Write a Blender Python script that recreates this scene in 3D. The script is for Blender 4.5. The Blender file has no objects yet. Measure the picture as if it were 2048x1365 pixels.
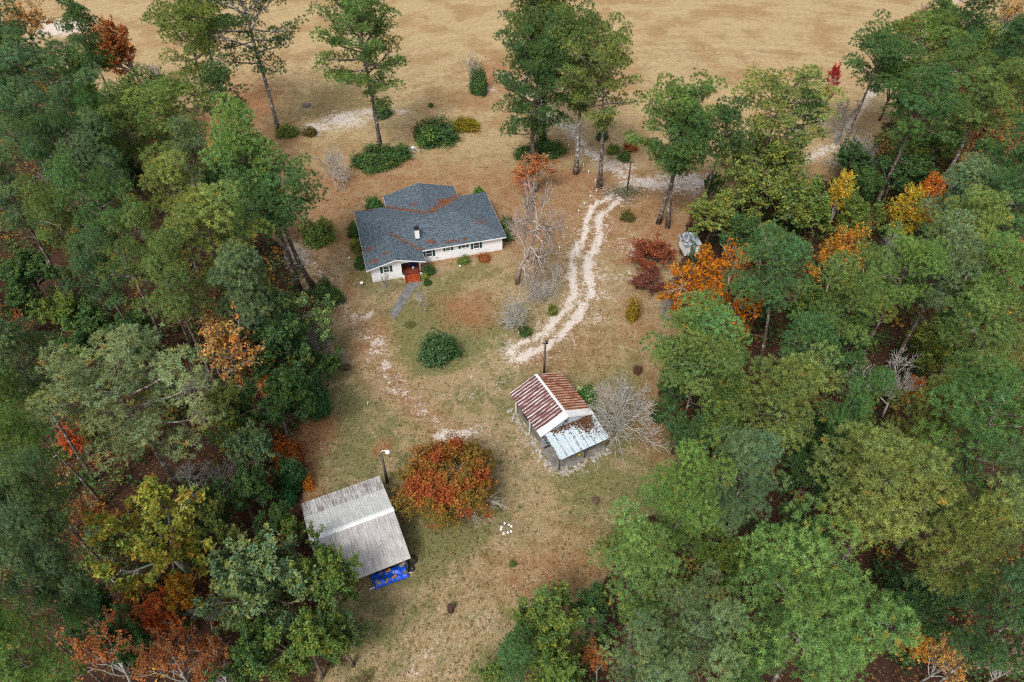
import bpy, math, random
import numpy as np
from mathutils import Vector, Matrix

scene = bpy.context.scene
col = scene.collection
R = math.radians

# ------------------------------------------------------------------ camera
CAM_H, PITCH, FPX = 62.0, R(44.0), 1385.0          # drone height (m), downward pitch, focal length in photo pixels (2048 wide)
cam_d = bpy.data.cameras.new('camera'); cam = bpy.data.objects.new('camera', cam_d); col.objects.link(cam)
cam_d.sensor_width = 36.0; cam_d.lens = FPX / 2048 * 36.0
cam_d.clip_start = 0.5; cam_d.clip_end = 9000
cam.location = (0, 0, CAM_H); cam.rotation_euler = (R(90) - PITCH, 0, 0)
scene.camera = cam
# ------------------------------------------------------------------ sky, sun, exposure
SUN_EL, SUN_AZ = R(52), R(205)                      # azimuth from +Y towards +X
world = bpy.data.worlds.new('World'); scene.world = world; world.use_nodes = True
wt = world.node_tree; wn = wt.nodes; wn.clear()
sky = wn.new('ShaderNodeTexSky'); sky.sky_type = 'NISHITA'; sky.sun_disc = False
sky.sun_elevation = SUN_EL; sky.sun_rotation = SUN_AZ; sky.air_density = 1.0; sky.dust_density = 4.0; sky.ozone_density = 1.0
hsv = wn.new('ShaderNodeHueSaturation'); hsv.inputs['Saturation'].default_value = 0.35   # overcast: a grey-white sky
bgn = wn.new('ShaderNodeBackground'); bgn.inputs['Strength'].default_value = 0.15
won = wn.new('ShaderNodeOutputWorld')
wt.links.new(sky.outputs[0], hsv.inputs['Color']); wt.links.new(hsv.outputs[0], bgn.inputs[0]); wt.links.new(bgn.outputs[0], won.inputs[0])
sun_d = bpy.data.lights.new('sun', 'SUN'); sun_d.energy = 1.5; sun_d.angle = R(12); sun_d.color = (1.0, 0.96, 0.9)
sun = bpy.data.objects.new('sun', sun_d); col.objects.link(sun); sun.location = (0, 60, 120)
sdir = Vector((math.sin(SUN_AZ) * math.cos(SUN_EL), math.cos(SUN_AZ) * math.cos(SUN_EL), math.sin(SUN_EL)))
sun.rotation_euler = sdir.to_track_quat('Z', 'Y').to_euler()
vs = scene.view_settings
vs.view_transform = 'Standard'; vs.look = 'None'; vs.gamma = 1.0; vs.use_curve_mapping = False; vs.exposure = 0.55
scene.render.engine = 'CYCLES'
scene.cycles.max_bounces = 5; scene.cycles.diffuse_bounces = 3; scene.cycles.glossy_bounces = 2
scene.cycles.transmission_bounces = 2; scene.cycles.transparent_max_bounces = 4
scene.cycles.use_denoising = False
scene.cycles.filter_width = 1.1

# ------------------------------------------------------------------ helpers
CT, ST = math.cos(PITCH), math.sin(PITCH)
def G(px, py, z=0.0):
    """world x, y of the point at height z that the drone sees at photo pixel px, py"""
    u = (px - 1024) / FPX; v = (682.5 - py) / FPX
    t = (z - CAM_H) / (-ST + v * CT)
    return u * t, (CT + v * ST) * t
def PXM(px, py, z=0.0):
    """photo pixels per metre there"""
    x, y = G(px, py, z)
    return FPX / (y * CT + (CAM_H - z) * ST)
def P(x, y, z=0.0):
    z = z - CAM_H; dep = y * CT - z * ST
    return 1024 + FPX * x / dep, 682.5 - FPX * (y * ST + z * CT) / dep

def tag(o, label=None, cat=None, group=None, kind=None):
    if label: o['label'] = label
    if cat: o['category'] = cat
    if group: o['group'] = group
    if kind: o['kind'] = kind
    return o
def empty(name, loc, rz=0.0, label=None, cat=None, group=None):
    o = bpy.data.objects.new(name, None); col.objects.link(o)
    o.empty_display_size = 0.3; o.location = loc; o.rotation_euler = (0, 0, rz)
    return tag(o, label, cat, group)
def link(name, me, parent=None, loc=None):
    o = bpy.data.objects.new(name, me); col.objects.link(o)
    if parent: o.parent = parent
    if loc: o.location = loc
    return o
class MB:
    def __init__(s): s.v = []; s.f = []; s.uv = []
    def poly(s, pts):
        n = len(s.v); s.v += [tuple(p) for p in pts]; s.f.append(tuple(range(n, n + len(pts)))); return s
    def box(s, x0, x1, y0, y1, z0, z1):
        n = len(s.v)
        s.v += [(x0,y0,z0),(x1,y0,z0),(x1,y1,z0),(x0,y1,z0),(x0,y0,z1),(x1,y0,z1),(x1,y1,z1),(x0,y1,z1)]
        s.f += [tuple(n+i for i in q) for q in ((0,3,2,1),(4,5,6,7),(0,1,5,4),(1,2,6,5),(2,3,7,6),(3,0,4,7))]
        return s
    def bar(s, a, b, w, h):
        a = Vector(a); b = Vector(b); d = (b - a).normalized()
        side = d.cross(Vector((0, 0, 1)));
        if side.length < 1e-3: side = Vector((1, 0, 0))
        side.normalize(); up = side.cross(d).normalized(); n = len(s.v)
        for p in (a, b):
            for sx, sy in ((-1,-1),(1,-1),(1,1),(-1,1)): s.v.append(tuple(p + side*sx*w/2 + up*sy*h/2))
        s.f += [tuple(n+i for i in q) for q in ((0,1,2,3),(7,6,5,4),(0,4,5,1),(1,5,6,2),(2,6,7,3),(3,7,4,0))]
        return s
    def tube(s, pts, rad, n=6, cap=True):
        pts = [Vector(p) for p in pts]; base = len(s.v); m = len(pts); ref = Vector((0.31, 0.95, 0.05))
        for i, p in enumerate(pts):
            d = (pts[min(i+1, m-1)] - pts[max(i-1, 0)])
            d = d.normalized() if d.length > 1e-9 else Vector((0, 0, 1))
            a = d.cross(ref)
            if a.length < 0.1: a = d.cross(Vector((1, 0, 0)))
            a.normalize(); b = d.cross(a); r = rad[i] if hasattr(rad, '__len__') else rad
            for k in range(n):
                t = 2 * math.pi * k / n; q = p + (a * math.cos(t) + b * math.sin(t)) * r; s.v.append((q.x, q.y, q.z))
        for i in range(m - 1):
            for k in range(n):
                k2 = (k + 1) % n
                s.f.append((base+i*n+k, base+i*n+k2, base+(i+1)*n+k2, base+(i+1)*n+k))
        if cap:
            s.f.append(tuple(base + n - 1 - k for k in range(n))); s.f.append(tuple(base + (m-1)*n + k for k in range(n)))
        return s
    def lathe(s, prof, n=16, c=(0, 0)):
        base = len(s.v); m = len(prof)
        for r, z in prof:
            for k in range(n):
                t = 2*math.pi*k/n; s.v.append((c[0] + r*math.cos(t), c[1] + r*math.sin(t), z))
        for i in range(m-1):
            for k in range(n):
                k2 = (k+1) % n; s.f.append((base+i*n+k, base+i*n+k2, base+(i+1)*n+k2, base+(i+1)*n+k))
        s.f.append(tuple(base+n-1-k for k in range(n))); s.f.append(tuple(base+(m-1)*n+k for k in range(n)))
        return s
    def mesh(s, name, mat, smooth=False):
        me = bpy.data.meshes.new(name); me.from_pydata(s.v, [], s.f); me.materials.append(mat)
        if smooth: me.polygons.foreach_set('use_smooth', [True]*len(me.polygons))
        me.update(); return me
    def build(s, name, mat, parent=None, smooth=False, loc=None):
        return link(name, s.mesh(name, mat, smooth), parent, loc)

# ------------------------------------------------------------------ materials
def mat_new(name):
    m = bpy.data.materials.new(name); m.use_nodes = True; nt = m.node_tree; nt.nodes.clear()
    out = nt.nodes.new('ShaderNodeOutputMaterial'); return m, nt, out
def N(nt, typ, **kw):
    n = nt.nodes.new('ShaderNode' + typ)
    for k, v in kw.items():
        if k in n.inputs: n.inputs[k].default_value = v
        else: setattr(n, k, v)
    return n
def L(nt, a, b): nt.links.new(a, b)
def ramp(nt, fac, stops):
    r = nt.nodes.new('ShaderNodeValToRGB'); e = r.color_ramp.elements
    while len(e) < len(stops): e.new(0.5)
    for el, (p, c) in zip(e, stops): el.position = p; el.color = (*c, 1) if len(c) == 3 else c
    L(nt, fac, r.inputs[0]); return r.outputs[0]
def mixc(nt, fac, a, b, mode='MIX'):
    m = nt.nodes.new('ShaderNodeMix'); m.data_type = 'RGBA'; m.blend_type = mode; m.clamp_factor = True
    for sock, v in ((m.inputs[0], fac), (m.inputs[6], a), (m.inputs[7], b)):
        if isinstance(v, (int, float)): sock.default_value = v
        elif isinstance(v, tuple): sock.default_value = (*v, 1) if len(v) == 3 else v
        else: L(nt, v, sock)
    return m.outputs[2]
def mth(nt, op, a, b=None, c=None, clamp=False):
    m = nt.nodes.new('ShaderNodeMath'); m.operation = op; m.use_clamp = clamp
    for i, v in enumerate((a, b, c)):
        if v is None: continue
        if isinstance(v, (int, float)): m.inputs[i].default_value = v
        else: L(nt, v, m.inputs[i])
    return m.outputs[0]
def sstep(nt, x, a, b):
    m = nt.nodes.new('ShaderNodeMapRange'); m.interpolation_type = 'SMOOTHSTEP'
    L(nt, x, m.inputs[0]); m.inputs[1].default_value = a; m.inputs[2].default_value = b; return m.outputs[0]
def coord(nt, kind='Object', scale=None):
    tc = nt.nodes.new('ShaderNodeTexCoord'); o = tc.outputs[kind]
    if scale:
        mp = nt.nodes.new('ShaderNodeMapping'); mp.inputs['Scale'].default_value = scale; L(nt, o, mp.inputs[0]); o = mp.outputs[0]
    return o
def noise(nt, vec, scale, detail=3.0, rough=0.55, dist=0.0):
    n = N(nt, 'TexNoise'); n.inputs['Scale'].default_value = scale; n.inputs['Detail'].default_value = detail
    n.inputs['Roughness'].default_value = rough; n.inputs['Distortion'].default_value = dist
    if vec is not None: L(nt, vec, n.inputs['Vector'])
    return n.outputs['Fac']
def principled(nt, out, color, rough=0.7, metal=0.0, spec=0.3, bump=None, bstr=0.3, bdist=0.02):
    b = N(nt, 'BsdfPrincipled'); 
    if isinstance(color, tuple): b.inputs['Base Color'].default_value = (*color, 1)
    else: L(nt, color, b.inputs['Base Color'])
    if isinstance(rough, (int, float)): b.inputs['Roughness'].default_value = rough
    else: L(nt, rough, b.inputs['Roughness'])
    b.inputs['Metallic'].default_value = metal; b.inputs['Specular IOR Level'].default_value = spec
    if bump is not None:
        bn = N(nt, 'Bump'); bn.inputs['Strength'].default_value = bstr; bn.inputs['Distance'].default_value = bdist
        L(nt, bump, bn.inputs['Height']); L(nt, bn.outputs[0], b.inputs['Normal'])
    L(nt, b.outputs[0], out.inputs[0]); return b
def flat_mat(name, c, rough=0.7, var=0.25, scale=6.0, metal=0.0, spec=0.3):
    m, nt, out = mat_new(name); n = noise(nt, coord(nt), scale, 4)
    c2 = tuple(x * (1 - var) for x in c); c3 = tuple(min(1, x * (1 + var * .6)) for x in c)
    principled(nt, out, ramp(nt, n, [(0.3, c2), (0.7, c3)]), rough, metal, spec, n, 0.15, 0.02); return m

def leaf_mat(name, trans=0.35, gloss=0.0, rough=0.5):
    """leaf colour = the tree's own colour (object colour) x each leaf's own tint"""
    m, nt, out = mat_new(name)
    oi = N(nt, 'ObjectInfo'); at = N(nt, 'Attribute'); at.attribute_name = 'Col'
    c = mixc(nt, 1.0, oi.outputs['Color'], at.outputs['Color'], 'MULTIPLY')
    d = N(nt, 'BsdfDiffuse'); L(nt, c, d.inputs[0])
    t = N(nt, 'BsdfTranslucent'); L(nt, mixc(nt, 1.0, c, (1.15, 1.15, 0.7), 'MULTIPLY'), t.inputs[0])
    mx = N(nt, 'MixShader'); mx.inputs[0].default_value = trans; L(nt, d.outputs[0], mx.inputs[1]); L(nt, t.outputs[0], mx.inputs[2])
    o = mx.outputs[0]
    if gloss > 0:
        g = N(nt, 'BsdfGlossy'); g.inputs['Roughness'].default_value = rough; g.inputs[0].default_value = (1, 1, 1, 1)
        m2 = N(nt, 'MixShader'); m2.inputs[0].default_value = gloss; L(nt, o, m2.inputs[1]); L(nt, g.outputs[0], m2.inputs[2]); o = m2.outputs[0]
    L(nt, o, out.inputs[0]); return m
def bark_mat(name, dark, light, lichen=None, sc=5.0):
    m, nt, out = mat_new(name); v = coord(nt, 'Object', (1, 1, 0.35))
    n = noise(nt, v, sc, 5, 0.65); c = ramp(nt, n, [(0.35, dark), (0.65, light)])
    if lichen:
        n2 = noise(nt, coord(nt), 1.6, 4, 0.6); c = mixc(nt, sstep(nt, n2, 0.52, 0.62), c, lichen)
    principled(nt, out, c, 0.9, 0, 0.1, n, 0.6, 0.03); return m

M = {}
M['needle'] = leaf_mat('pine_needles', 0.18)
M['leaf'] = leaf_mat('leaves', 0.28)
M['gloss_leaf'] = leaf_mat('glossy_leaves', 0.25, 0.02, 0.45)
M['pine_bark'] = bark_mat('pine_bark', (.045, .032, .026), (.17, .13, .105), (.30, .29, .26))
M['lichen_bark'] = bark_mat('lichen_bark', (.10, .085, .075), (.24, .215, .19), (.46, .46, .44))
M['pinkish_bark'] = bark_mat('pinkish_bark', (.24, .19, .16), (.46, .385, .33))
M['grey_bark'] = bark_mat('grey_bark', (.16, .15, .13), (.36, .345, .31))
M['pale_bark'] = bark_mat('pale_bark', (.30, .28, .25), (.52, .50, .46))
M['brown_bark'] = bark_mat('brown_bark', (.07, .05, .04), (.20, .155, .125))

# ------------------------------------------------------------------ ground: what grows or lies where
rs = np.random.RandomState(7)
_lat = rs.rand(4, 128, 128)
def vnoise(x, y, s, k=0):
    """smooth value noise 0..1, x and y in metres, s = cell size"""
    x = np.asarray(x) / s + 61.3; y = np.asarray(y) / s + 37.7
    xi = np.floor(x).astype(int); yi = np.floor(y).astype(int); fx = x - xi; fy = y - yi
    fx = fx*fx*(3-2*fx); fy = fy*fy*(3-2*fy); T = _lat[k]
    a = T[xi % 128, yi % 128]; b = T[(xi+1) % 128, yi % 128]; c = T[xi % 128, (yi+1) % 128]; d = T[(xi+1) % 128, (yi+1) % 128]
    return (a*(1-fx)+b*fx)*(1-fy) + (c*(1-fx)+d*fx)*fy
def fbm(x, y, s, k=0): return 0.55*vnoise(x, y, s, k) + 0.3*vnoise(x, y, s*.45, (k+1) % 4) + 0.15*vnoise(x, y, s*.2, (k+2) % 4)
def blobs(x, y, lst, k=1.0):
    o = np.zeros_like(x)
    for px, py, rx, ry, s in lst:
        cx, cy = G(px, py); d = ((x-cx)/(rx*k))**2 + ((y-cy)/(ry*k))**2
        o = np.maximum(o, s*np.exp(-d*0.9))
    return o
def line_dist(x, y, pts):
    best = np.full(x.shape, 1e9)
    for (ax, ay), (bx, by) in zip(pts[:-1], pts[1:]):
        dx, dy = bx-ax, by-ay; t = np.clip(((x-ax)*dx+(y-ay)*dy)/(dx*dx+dy*dy), 0, 1)
        best = np.minimum(best, np.hypot(x-ax-t*dx, y-ay-t*dy))
    return best
def W(pts): return [G(*p) for p in pts]
def smooth(pts, it=2):
    for _ in range(it):
        q = [pts[0]]
        for a, b in zip(pts[:-1], pts[1:]):
            q += [(a[0]*.75+b[0]*.25, a[1]*.75+b[1]*.25), (a[0]*.25+b[0]*.75, a[1]*.25+b[1]*.75)]
        pts = q + [pts[-1]]
    return pts
ROAD = smooth(W([(1960,-40),(1880,40),(1810,105),(1730,205),(1675,285),(1600,325),(1500,345),(1400,352),(1300,372),(1225,392)]))
DRIVE = smooth(W([(1225,392),(1195,425),(1172,480),(1165,540),(1160,595),(1138,640),(1090,684),(1040,712)]))
UPPER = smooth(W([(1000,150),(1080,195),(1120,245),(1170,295),(1225,335),(1290,368)]))
LEFT = smooth(W([(560,470),(600,500),(650,560),(700,625),(745,690),(775,745),(820,800),(880,850),(905,870)]))
YARD = smooth(W([(870,850),(950,870),(1020,920),(1070,1000),(1075,1060),(1040,1120),(960,1200),(880,1290),(820,1365),(760,1430)]))
CROSS = smooth(W([(1040,712),(960,745),(870,780),(800,790)]))
FIELDT = smooth(W([(1000,165),(900,175),(800,190),(700,215),(600,235),(520,240)]))
def inside(x, y, poly):
    r = np.zeros(x.shape, bool); n = len(poly); j = n-1
    for i in range(n):
        xi, yi = poly[i]; xj, yj = poly[j]
        c = ((yi > y) != (yj > y)) & (x < (xj-xi)*(y-yi)/(yj-yi+1e-12)+xi); r ^= c; j = i
    return r
WOOD_L = W([(-2200,1500),(-2200,40),(-300,60),(60,110),(170,170),(330,250),(420,300),(470,370),(520,450),(575,520),(640,600),(665,690),(640,745),(625,820),(590,900),(585,985),(610,1090),(690,1180),(725,1250),(690,1400),(600,1700),(-400,1700)])
WOOD_R = W([(4200,1500),(4200,20),(2200,20),(1990,60),(1900,110),(1840,170),(1760,270),(1700,330),(1600,370),(1480,400),(1400,430),(1380,500),(1345,590),(1325,680),(1322,800),(1352,930),(1350,1040),(1300,1145),(1215,1245),(1100,1320),(1010,1400),(990,1700),(3000,1700)])
def poly_soft(x, y, poly):
    m = inside(x, y, poly); d = line_dist(x, y, poly + [poly[0]]); return np.clip(0.5 + np.where(m, d, -d)/3.0, 0, 1)

SAND = [(690,240,8,6,.80),(640,255,5,4,.82),(735,228,6,4,.72),(800,225,3,2,.75),(830,298,2.6,1.6,.8),(905,866,2.0,1.1,1.15),(880,868,1.5,.9,.9),(120,55,9,7,.95),(1105,225,3,3,.7),(1300,370,8,3,.85),(1370,365,7,4,.9),
        (1240,330,5,4,.75),(1190,640,3,4,.55),(1210,560,4,7,.55),(1240,480,4,4,.5),(1250,545,2.6,2,.6),(1270,500,4,1.8,.65),(1060,600,4,3,.5),(1075,575,3,2,.5),(760,700,1.8,4,.72),(775,740,1.6,3,.7),(735,625,1.0,1.0,.8),(700,600,1.4,2,.4),
        (930,790,5,1.3,.5),(980,770,3,1.2,.45),(860,830,3,3,.38),(950,850,3,2.4,.45),(1040,850,1.6,2.6,.6),(1055,890,1.6,2.0,.62),(1095,925,2.5,1.3,.6),(1130,945,4,1.4,.62),(1180,925,2.5,1.0,.5),
        (870,1300,2.5,2.0,.55),(950,1250,3,1.8,.5),(1000,1180,2.5,1.3,.35),(830,1345,3,1.5,.5),(1180,1150,1.4,1.4,.42),(1100,1010,1.6,1.1,.35),(645,890,1.2,2,.55),(790,345,3,2,.4),(880,280,4,2,.32),(1000,300,3,2,.35),(980,180,2.5,3,.6),(1085,310,3,3,.4),(620,490,1.6,2,.6)]
GREEN = [(870,680,7,6,.8),(940,720,6,4,.75),(990,650,4,4,.65),(740,560,5,4,.6),(690,690,2.2,6,.7),(650,830,5,5,.65),(700,900,6,5,.62),(690,790,3,4,.6),(950,540,5,3,.5),(850,640,6,4,.75),(880,580,4,3,.6),(870,1090,5,2.6,.95),(930,1085,4,2.4,.8),
         (1180,960,6,2,.8),(1130,1000,7,3,.6),(1240,980,4,3,.7),(1010,1060,3,2,.6),(1080,760,3,3,.6),(1000,700,5,3,.7),(640,205,12,8,.6),(720,455,3,6,.6),(1130,480,3,6,.35),(1230,420,5,3,.45),(700,1010,5,3,.5),(860,1150,3,2,.4),(1330,870,3,8,.55),(1290,1000,4,3,.6),(1030,1140,1.2,1.0,.6),
         (900,820,2.5,2,.3),(800,1190,3,1.6,.4),(1150,740,5,4,.35),(700,150,20,8,.35),(820,130,14,8,.2),(1350,100,14,8,.25),(880,740,4,1.6,.85)]
STRAW = [(1150,352,2.6,2.4,1),(1197,380,3.0,2.2,.95),(1230,385,2.5,2.0,.7),(757,325,4.4,2.2,.9),(800,328,3,1.8,.8),(995,150,6,9,.8),(980,205,7,5,.5),(935,620,5,4,.75),(480,220,9,14,.8),(520,290,9,7,.7),(430,250,6,9,.8),(1070,463,1.6,1.4,.8),(1100,425,1.2,1.0,.7),(1242,512,1.6,.9,.9),(1255,430,2.4,1.8,.8),
         (1335,455,3,2.6,.85),(1310,455,2.6,2,.8),(690,590,2.2,5,.55),(745,680,3.2,6,.6),(770,640,2,3,.4),(870,330,10,5,.4),(960,330,8,6,.4),(1060,370,6,5,.7),(1110,300,6,5,.5),(905,515,5,.9,.9),(960,505,4,.8,.8),(1100,720,4,4,.55),(1170,690,5,6,.5),(1200,600,6,8,.38),(1280,650,4,8,.55),(1300,850,2.4,8,.6),(1310,760,2.4,5,.6),(1130,1130,8,2.4,.6),(1060,1170,6,2.4,.55),(1180,1080,5,2,.45),
         (1110,900,3,2,.25),(620,860,2.2,4,1.0),(600,940,2,4,.9),(610,1000,1.6,3,.7),(1275,740,1.2,1,.6),(870,262,5.5,4,.6),(930,262,3,2,.6),(900,1000,4,3,.4),(780,1000,2,4,.25),(850,420,12,8,.25),(700,380,4,10,.5),(600,440,5,6,.5),(765,895,1.0,1.0,.9)]
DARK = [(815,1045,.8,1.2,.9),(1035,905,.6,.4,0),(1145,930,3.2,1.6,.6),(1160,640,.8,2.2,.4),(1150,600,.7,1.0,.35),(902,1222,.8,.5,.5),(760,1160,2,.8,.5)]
def masks(x, y):
    wx = x + (fbm(x, y, 6, 0)-.5)*2.6; wy = y + (fbm(x, y, 6, 2)-.5)*2.6
    lx = x + (fbm(x, y, 8, 1)-.5)*9; ly = y + (fbm(x, y, 8, 3)-.5)*9
    d = line_dist(wx, wy, DRIVE); sand = blobs(wx, wy, SAND)
    ruts = np.exp(-((d-1.08)/0.74)**2)*1.0
    sand = np.maximum(sand, np.where(d < 8, np.maximum(ruts, .50*np.exp(-(d/3.2)**2)), 0))
    sand = np.maximum(sand, .50*np.exp(-(d/6.5)**2))
    sand = np.maximum(sand, .66*np.exp(-(line_dist(wx, wy, ROAD)/1.9)**2))
    sand = np.maximum(sand, .72*np.exp(-(line_dist(wx, wy, UPPER)/2.6)**2))
    sand = np.maximum(sand, .52*np.exp(-(line_dist(wx, wy, LEFT)/2.0)**2))
    sand = np.maximum(sand, .30*np.exp(-(line_dist(wx, wy, YARD)/3.0)**2))
    sand = np.maximum(sand, .32*np.exp(-(line_dist(wx, wy, CROSS)/2.4)**2))
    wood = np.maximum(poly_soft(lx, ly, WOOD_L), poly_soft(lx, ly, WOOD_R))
    green = blobs(wx, wy, GREEN, 1.3)
    track = np.maximum(np.exp(-(line_dist(wx, wy, LEFT)/2.4)**2), np.maximum(np.exp(-(line_dist(wx, wy, YARD)/3.2)**2), np.exp(-(line_dist(wx, wy, CROSS)/2.4)**2)))
    green = green*(1-.85*track); straw = blobs(wx, wy, STRAW, 1.2)
    straw = np.maximum(straw, .5*np.exp(-(line_dist(wx, wy, LEFT)/3.0)**2))
    straw = np.maximum(straw, .35*np.exp(-(line_dist(wx, wy, FIELDT)/1.6)**2))
    straw = np.maximum(straw, .56*np.clip((wy-72)/14, 0, 1)*(1-np.clip((wy-104)/16, 0, 1)))
    green = np.maximum(green, .46*(1-np.clip((wy-58)/18, 0, 1))*(1-.8*track))
    field = np.clip((wy-98)/22, 0, 1)                 # cut hayfield beyond the yard
    dark = blobs(wx, wy, DARK)
    return sand, green, straw, wood, field, np.maximum(dark, .0)
def add_masks(me):
    co = np.empty(len(me.vertices)*3); me.vertices.foreach_get('co', co); co = co.reshape(-1, 3)
    s, g, t, w, f, k = masks(co[:, 0].copy(), co[:, 1].copy()); one = np.ones_like(s)
    for nm, ch in (('MaskA', (s, g, t, one)), ('MaskB', (w, f, k, one))):
        a = me.attributes.new(nm, 'FLOAT_COLOR', 'POINT'); a.data.foreach_set('color', np.stack(ch, 1).astype(np.float32).ravel())

def ground_material():
    m, nt, out = mat_new('yard_ground')
    a = N(nt, 'Attribute'); a.attribute_name = 'MaskA'; b = N(nt, 'Attribute'); b.attribute_name = 'MaskB'
    sa = N(nt, 'SeparateColor'); L(nt, a.outputs['Color'], sa.inputs[0]); sb = N(nt, 'SeparateColor'); L(nt, b.outputs['Color'], sb.inputs[0])
    sand, green, straw = sa.outputs[0], sa.outputs[1], sa.outputs[2]; wood, field, dark = sb.outputs[0], sb.outputs[1], sb.outputs[2]
    pos = N(nt, 'NewGeometry').outputs['Position']
    big = noise(nt, pos, 0.10, 4, 0.6); mid = noise(nt, pos, 0.55, 4, 0.6, 0.4)
    fine = noise(nt, pos, 4.2, 5, 0.75, 0.9); grain = noise(nt, pos, 13.0, 3, 0.7)
    # wind-rowed straw grain in the hayfield: stretched across
    mp = N(nt, 'Mapping'); mp.inputs['Scale'].default_value = (0.8, 1.7, 1); mp.inputs['Rotation'].default_value = (0, 0, R(12)); L(nt, pos, mp.inputs[0])
    hay = noise(nt, mp.outputs[0], 1.3, 4, 0.7, 0.5)
    dv = N(nt, 'VectorMath'); dv.operation = 'DISTANCE'; L(nt, pos, dv.inputs[0]); dv.inputs[1].default_value = (45, 60, 0)   # the mower went round in arcs
    cbr = N(nt, 'CombineXYZ'); L(nt, mth(nt, 'ADD', mth(nt, 'MULTIPLY', dv.outputs['Value'], .55), mth(nt, 'MULTIPLY', big, 3.0)), cbr.inputs[0])
    rows = noise(nt, cbr.outputs[0], 1.0, 3, 0.6, 0.0)
    lawn = ramp(nt, fine, [(0.30, (.165, .115, .058)), (0.5, (.275, .200, .108)), (0.68, (.42, .33, .205))])
    grass = ramp(nt, fine, [(0.30, (.064, .068, .024)), (0.5, (.132, .132, .050)), (0.70, (.235, .212, .100))])
    haymix = mth(nt, 'ADD', mth(nt, 'MULTIPLY', hay, .55), mth(nt, 'ADD', mth(nt, 'MULTIPLY', rows, .25), mth(nt, 'MULTIPLY', fine, .2)))
    fcol = ramp(nt, haymix, [(0.34, (.235, .158, .076)), (0.5, (.355, .258, .135)), (0.66, (.48, .37, .215))])
    fcol = mixc(nt, sstep(nt, big, .45, .62), fcol, mixc(nt, 1.0, fcol, (.80, .72, .66), 'MULTIPLY'))
    g2 = sstep(nt, mth(nt, 'ADD', green, mth(nt, 'MULTIPLY', mth(nt, 'SUBTRACT', mid, .5), 1.3)), .16, .62)
    c = mixc(nt, field, lawn, fcol)
    gw = sstep(nt, mth(nt, 'ADD', mth(nt, 'MULTIPLY', mid, .6), mth(nt, 'MULTIPLY', noise(nt, pos, .22, 3, .6), .4)), .47, .62)
    c = mixc(nt, mth(nt, 'MULTIPLY', gw, mth(nt, 'MULTIPLY_ADD', field, -.40, .55)), c, grass)
    c = mixc(nt, mth(nt, 'MULTIPLY', g2, mth(nt, 'MULTIPLY_ADD', field, -.4, .9)), c, grass)
    strawc = ramp(nt, fine, [(0.30, (.125, .048, .020)), (0.52, (.255, .120, .056)), (0.72, (.37, .21, .115))])
    s2 = sstep(nt, mth(nt, 'ADD', straw, mth(nt, 'MULTIPLY', mth(nt, 'SUBTRACT', mid, .5), 1.0)), .14, .85)
    c = mixc(nt, mth(nt, 'MULTIPLY', s2, .88), c, strawc)
    # bare white sand: broken up into flakes where it is thin
    vo = N(nt, 'TexVoronoi'); vo.inputs['Scale'].default_value = 2.6; L(nt, mixc(nt, .12, pos, N(nt, 'TexNoise').outputs['Color']), vo.inputs['Vector'])
    brk = mth(nt, 'ADD', mth(nt, 'MULTIPLY', noise(nt, pos, 1.4, 5, .75, 1.4), .5), mth(nt, 'ADD', mth(nt, 'MULTIPLY', noise(nt, pos, .5, 3, .6, .8), .25), mth(nt, 'MULTIPLY', noise(nt, pos, 4.5, 3, .7, 1.0), .25)))
    sd = mth(nt, 'ADD', mth(nt, 'MULTIPLY', sand, .72), mth(nt, 'MULTIPLY', mth(nt, 'SUBTRACT', brk, .5), 2.7))
    sf = mth(nt, 'MULTIPLY', sstep(nt, sd, .35, .58), mth(nt, 'MULTIPLY_ADD', sand, .35, .62), None, True)
    sandc = ramp(nt, fine, [(0.28, (.33, .275, .225)), (0.5, (.55, .485, .43)), (0.72, (.74, .695, .645))])
    c = mixc(nt, sf, c, sandc)
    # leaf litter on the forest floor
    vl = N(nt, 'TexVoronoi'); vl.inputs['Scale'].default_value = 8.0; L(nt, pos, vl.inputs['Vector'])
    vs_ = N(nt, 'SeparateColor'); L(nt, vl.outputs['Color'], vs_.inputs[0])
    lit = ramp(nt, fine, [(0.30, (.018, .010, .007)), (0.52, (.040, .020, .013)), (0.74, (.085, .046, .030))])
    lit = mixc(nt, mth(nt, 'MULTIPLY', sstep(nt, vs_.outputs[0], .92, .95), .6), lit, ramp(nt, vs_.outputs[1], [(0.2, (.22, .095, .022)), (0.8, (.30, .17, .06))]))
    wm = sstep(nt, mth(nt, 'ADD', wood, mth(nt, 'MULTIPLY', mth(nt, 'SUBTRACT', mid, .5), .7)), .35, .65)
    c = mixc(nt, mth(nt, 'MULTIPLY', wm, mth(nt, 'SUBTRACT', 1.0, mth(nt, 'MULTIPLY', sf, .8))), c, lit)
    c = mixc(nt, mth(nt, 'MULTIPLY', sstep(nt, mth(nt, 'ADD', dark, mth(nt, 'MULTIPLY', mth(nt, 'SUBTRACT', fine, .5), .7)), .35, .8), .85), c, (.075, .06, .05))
    # pale flecks of dry stalk and twig, dark specks of tussock
    fl = N(nt, 'TexVoronoi'); fl.inputs['Scale'].default_value = 3.4; L(nt, mp.outputs[0], fl.inputs['Vector'])
    c = mixc(nt, mth(nt, 'MULTIPLY', sstep(nt, grain, .60, .74), .42), c, (.50, .42, .31))
    c = mixc(nt, mth(nt, 'MULTIPLY', sstep(nt, noise(nt, pos, 6.0, 3, .7, .8), .60, .72), .38), c, mixc(nt, 1.0, c, (.42, .40, .36), 'MULTIPLY'))
    h = mth(nt, 'ADD', mth(nt, 'MULTIPLY', fine, .7), mth(nt, 'MULTIPLY', grain, .3))
    principled(nt, out, c, 0.95, 0, 0.08, h, 0.55, 0.06); return m
M['ground'] = ground_material()

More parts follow.
